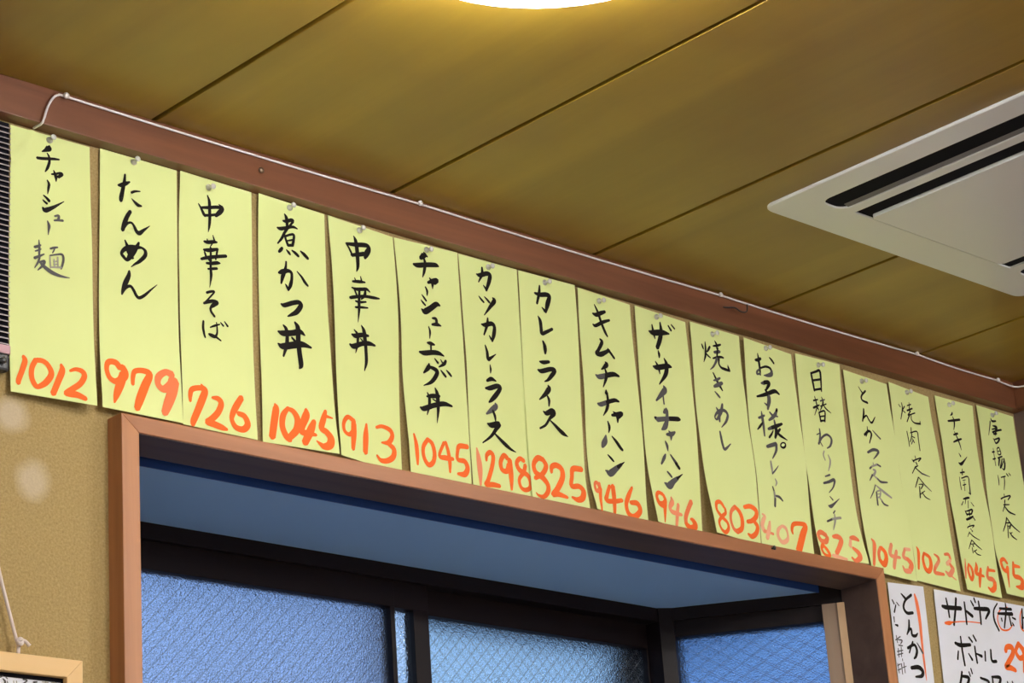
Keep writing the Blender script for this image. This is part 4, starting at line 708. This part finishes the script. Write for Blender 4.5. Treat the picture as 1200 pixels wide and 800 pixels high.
# ================================================================ picture hanging at the lower left
FYp = Y0 - .020
fx0, fx1, fz1, fz0 = 1.17, 1.5241, .6310, .38
pic = empty('picture_frame', ((fx0 + fx1) / 2, Y0, ZC + fz0))
tag(pic, 'pale wooden picture frame hanging by twine at the lower left', 'picture frame')
fw = .0215
bm = bmesh.new()
for pts in ([(fx0, fz1), (fx1, fz1), (fx1 - fw, fz1 - fw), (fx0 + fw, fz1 - fw)], [(fx1, fz1), (fx1, fz0), (fx1 - fw, fz0 + fw), (fx1 - fw, fz1 - fw)],
            [(fx1, fz0), (fx0, fz0), (fx0 + fw, fz0 + fw), (fx1 - fw, fz0 + fw)], [(fx0, fz0), (fx0, fz1), (fx0 + fw, fz1 - fw), (fx0 + fw, fz0 + fw)]):
    mitred(bm, [(x, ZC + zz) for x, zz in pts], FYp, Y0 - .003, 0.0008)
obj('frame', bm, M_pale, pic)
bm = bmesh.new(); box(bm, fx0 + fw - .001, fx1 - fw + .001, Y0 - .0115, Y0 - .004, ZC + fz0 + fw - .001, ZC + fz1 - fw + .001)
obj('mount', bm, M_acd, pic)
bm = bmesh.new(); box(bm, fx0 + fw + .003, fx1 - fw - .0035, Y0 - .0125, Y0 - .0114, ZC + fz0 + fw + .003, ZC + fz1 - fw - .0055)
pp = obj('paper', bm, M_white, pic)
bm = bmesh.new()
mats = []
for part in FRAME_INK.split(';'):
    pts = [tuple(float(a) / 10 for a in p.split(',')) for p in part[1:].split()]
    if part[0] not in mats: mats.append(part[0])
    ribbon(bm, pts, lambda u, v, l: Vector((1.40 + u / 1000, Y0 - .0126 - l, ZC + .640 - v / 1000)), mats.index(part[0]), .0002)
obj('writing', bm, [INKS[m_] for m_ in mats], pic)
bm = bmesh.new()
lathe(bm, [(.0012, -.004), (.0015, .006), (.0030, .0075), (.0034, .0092), (.0015, .0100)], Matrix.Translation((1.4100, Y0 - .002, ZC + .7620)) @ Matrix.Rotation(math.pi / 2, 4, 'X'), 12)
tag(obj('hook', bm, M_black, None, True), 'black round-headed hook in the plaster above the picture frame', 'hook')
bm = bmesh.new()
tp = [(1.4110, Y0 - .0075, .7605), (1.4155, Y0 - .0070, .7440), (1.4225, Y0 - .0080, .7150), (1.4310, Y0 - .0095, .6830), (1.4395, Y0 - .011, .6520), (1.4425, Y0 - .012, .6420), (1.4415, Y0 - .013, .6318)]
tube(bm, [(x, y, ZC + z) for x, y, z in spline(tp, 5)], .0023, 8)
tp = [(1.4090, Y0 - .0075, .7605), (1.4045, Y0 - .0070, .7440), (1.3600, Y0 - .0095, .7000), (1.2600, Y0 - .012, .6420), (1.2400, Y0 - .013, .6318)]
tube(bm, [(x, y, ZC + z) for x, y, z in spline(tp, 5)], .0023, 8)
tube(bm, [(x, y, ZC + z) for x, y, z in spline([(1.4395, Y0 - .013, .6465), (1.4435, Y0 - .0155, .6490), (1.4455, Y0 - .0150, .6455), (1.4420, Y0 - .0165, .6425), (1.4405, Y0 - .0135, .6455)], 5)], .0026, 8)
tube(bm, [(x, y, ZC + z) for x, y, z in spline([(1.4435, Y0 - .014, .6480), (1.4490, Y0 - .0160, .6468), (1.4545, Y0 - .0165, .6420)], 5)], [.0022] * 10 + [.0025], 8)
tag(obj('twine', bm, M_twine, None, True), 'knotted white twine from the hook down to the picture frame', 'twine')

# ================================================================ ceiling cassette air conditioner
ac = empty('air_conditioner', (2.837, 1.665, ZCEIL))
tag(ac, 'white ceiling cassette air conditioner at the right', 'air conditioner')
ax0, ax1, ay0, ay1 = 2.5243, 3.1729, 1.3405, 2.0062
za0, za1 = ZC + 1.3505, ZCEIL - .0003
def rrect(x0, x1, y0, y1, r, n=6):
    out = []
    for cx, cy, a0 in ((x1 - r, y1 - r, 0), (x0 + r, y1 - r, 90), (x0 + r, y0 + r, 180), (x1 - r, y0 + r, 270)):
        rr = r
        for k_ in range(n + 1):
            an = math.radians(a0 + 90 * k_ / n)
            out.append((cx + rr * math.cos(an), cy + rr * math.sin(an)))
    return out
def plate_with_holes(bm, outer, holes, z0, z1):
    """flat underside at z0 with through holes, sides up to z1"""
    loops = []
    es = []
    for pts in [outer] + holes:
        vs = [bm.verts.new((x, y, z0)) for x, y in pts]
        es += [bm.edges.new((vs[i], vs[(i + 1) % len(vs)])) for i in range(len(vs))]
        loops.append(vs)
    bmesh.ops.triangle_fill(bm, use_beauty=True, use_dissolve=False, edges=es)
    for vs in loops:
        up = [bm.verts.new((v.co.x, v.co.y, z1)) for v in vs]
        for i in range(len(vs)):
            bm.faces.new((vs[i], vs[(i + 1) % len(vs)], up[(i + 1) % len(vs)], up[i]))
sl0, sl1, sy1, sy0 = 2.5765, 2.6307, 1.9389, 1.4077
gx0, gx1, gy1, gy0 = 2.6518, 3.0454, 1.9341, 1.4117
mx_ = ax0 + ax1
bm = bmesh.new()
outer = rrect(ax0, ax1, ay0, ay1, .022)
# the panel's soft lower edge: a chamfered rim around the underside
ins = rrect(ax0 + .0022, ax1 - .0022, ay0 + .0022, ay1 - .0022, .020)
plate_with_holes(bm, ins, [rrect(sl0, sl1, sy0, sy1, .020), rrect(mx_ - sl1, mx_ - sl0, sy0, sy1, .020), rrect(gx0, gx1, gy0, gy1, .004)], za0, za1)
lo = [bm.verts.new((x, y, za0)) for x, y in ins]; hi = [bm.verts.new((x, y, za0 + .0022)) for x, y in outer]; tp_ = [bm.verts.new((x, y, za1)) for x, y in outer]
n_ = len(lo)
for i in range(n_):
    j = (i + 1) % n_
    bm.faces.new((lo[i], lo[j], hi[j], hi[i])); bm.faces.new((hi[i], hi[j], tp_[j], tp_[i]))
obj('panel', bm, M_acw, ac)
bm = bmesh.new(); box(bm, sl0 - .01, gx1 + .10, sy0 - .01, sy1 + .01, za1 - .0012, za1 - .0002)
obj('air_duct', bm, M_acd, ac)
for (a, b) in ((sl0, sl1), (mx_ - sl1, mx_ - sl0)):
    bm = bmesh.new()
    inner = b if a == sl0 else a
    sgn = -1 if a == sl0 else 1
    va = []
    for (dx, dz) in ((0.002, .001), (.012, .0030), (.0122, .0042), (.002, .0022)):
        va.append((inner + sgn * dx, za0 + dz))
    A_ = [bm.verts.new((x, sy0 + .006, zz)) for x, zz in va]; B_ = [bm.verts.new((x, sy1 - .012, zz)) for x, zz in va]
    bm.faces.new(A_); bm.faces.new(B_)
    for q in range(4): bm.faces.new((A_[q], A_[(q + 1) % 4], B_[(q + 1) % 4], B_[q]))
    obj('louvre_vane', bm, M_acg, ac)
bm = bmesh.new()
prism(bm, rrect(2.6854, 3.0128, gy0 + .010, gy1 - .0055, .006), za0 - .0030, za0 + .006, 0.002)
obj('intake_panel', bm, M_acw, ac)

# ================================================================ round ceiling lights
def ceiling_light(x, y, s, label, group=None):
    t = empty('ceiling_light', (x, y, ZCEIL))
    tag(t, label, 'ceiling light', group)
    T = Matrix.Translation((x, y, ZCEIL))
    bm = bmesh.new(); lathe(bm, [(.150, -.0003), (.190, -.0003), (.200, -.006), (.200, -.014), (.150, -.016)], T, 48)
    obj('base', bm, M_acw, t, True)
    bm = bmesh.new()
    lathe(bm, [(.140, -.0162), (.165, -.024), (.196, -.040), (.2035, -.049), (.200, -.055), (.180, -.060), (.150, -.071), (.110, -.079), (.06, -.084), (.012, -.0855)], T, 48)
    obj('diffuser', bm, lamp_mat('lamp_diffuser', s), t, True)
    bm = bmesh.new(); lathe(bm, [(.150, -.0215), (.196, -.0385), (.196, -.0365), (.150, -.0195)], T, 48)  # glowing ring added out of sight above the diffuser, to brighten the ceiling
    obj('added_uplight_ring', bm, lamp_mat('added_uplight', ADDED_UPLIGHT_STRENGTH if s == LAMP_STRENGTH else s), t, True)
    return t
ceiling_light(1.636, 1.532, LAMP_STRENGTH, 'round glowing ceiling light at the top edge of the photo')
for (lx, ly) in ((3.10, 0.60), (2.10, -0.60), (-0.9, -0.2)):  # unseen lamps, added and placed to even out the light on the strips
    ceiling_light(lx, ly, ADDED_LAMP_STRENGTH, 'added unseen round ceiling light that brightens the menu strips', 'added unseen ceiling lights')
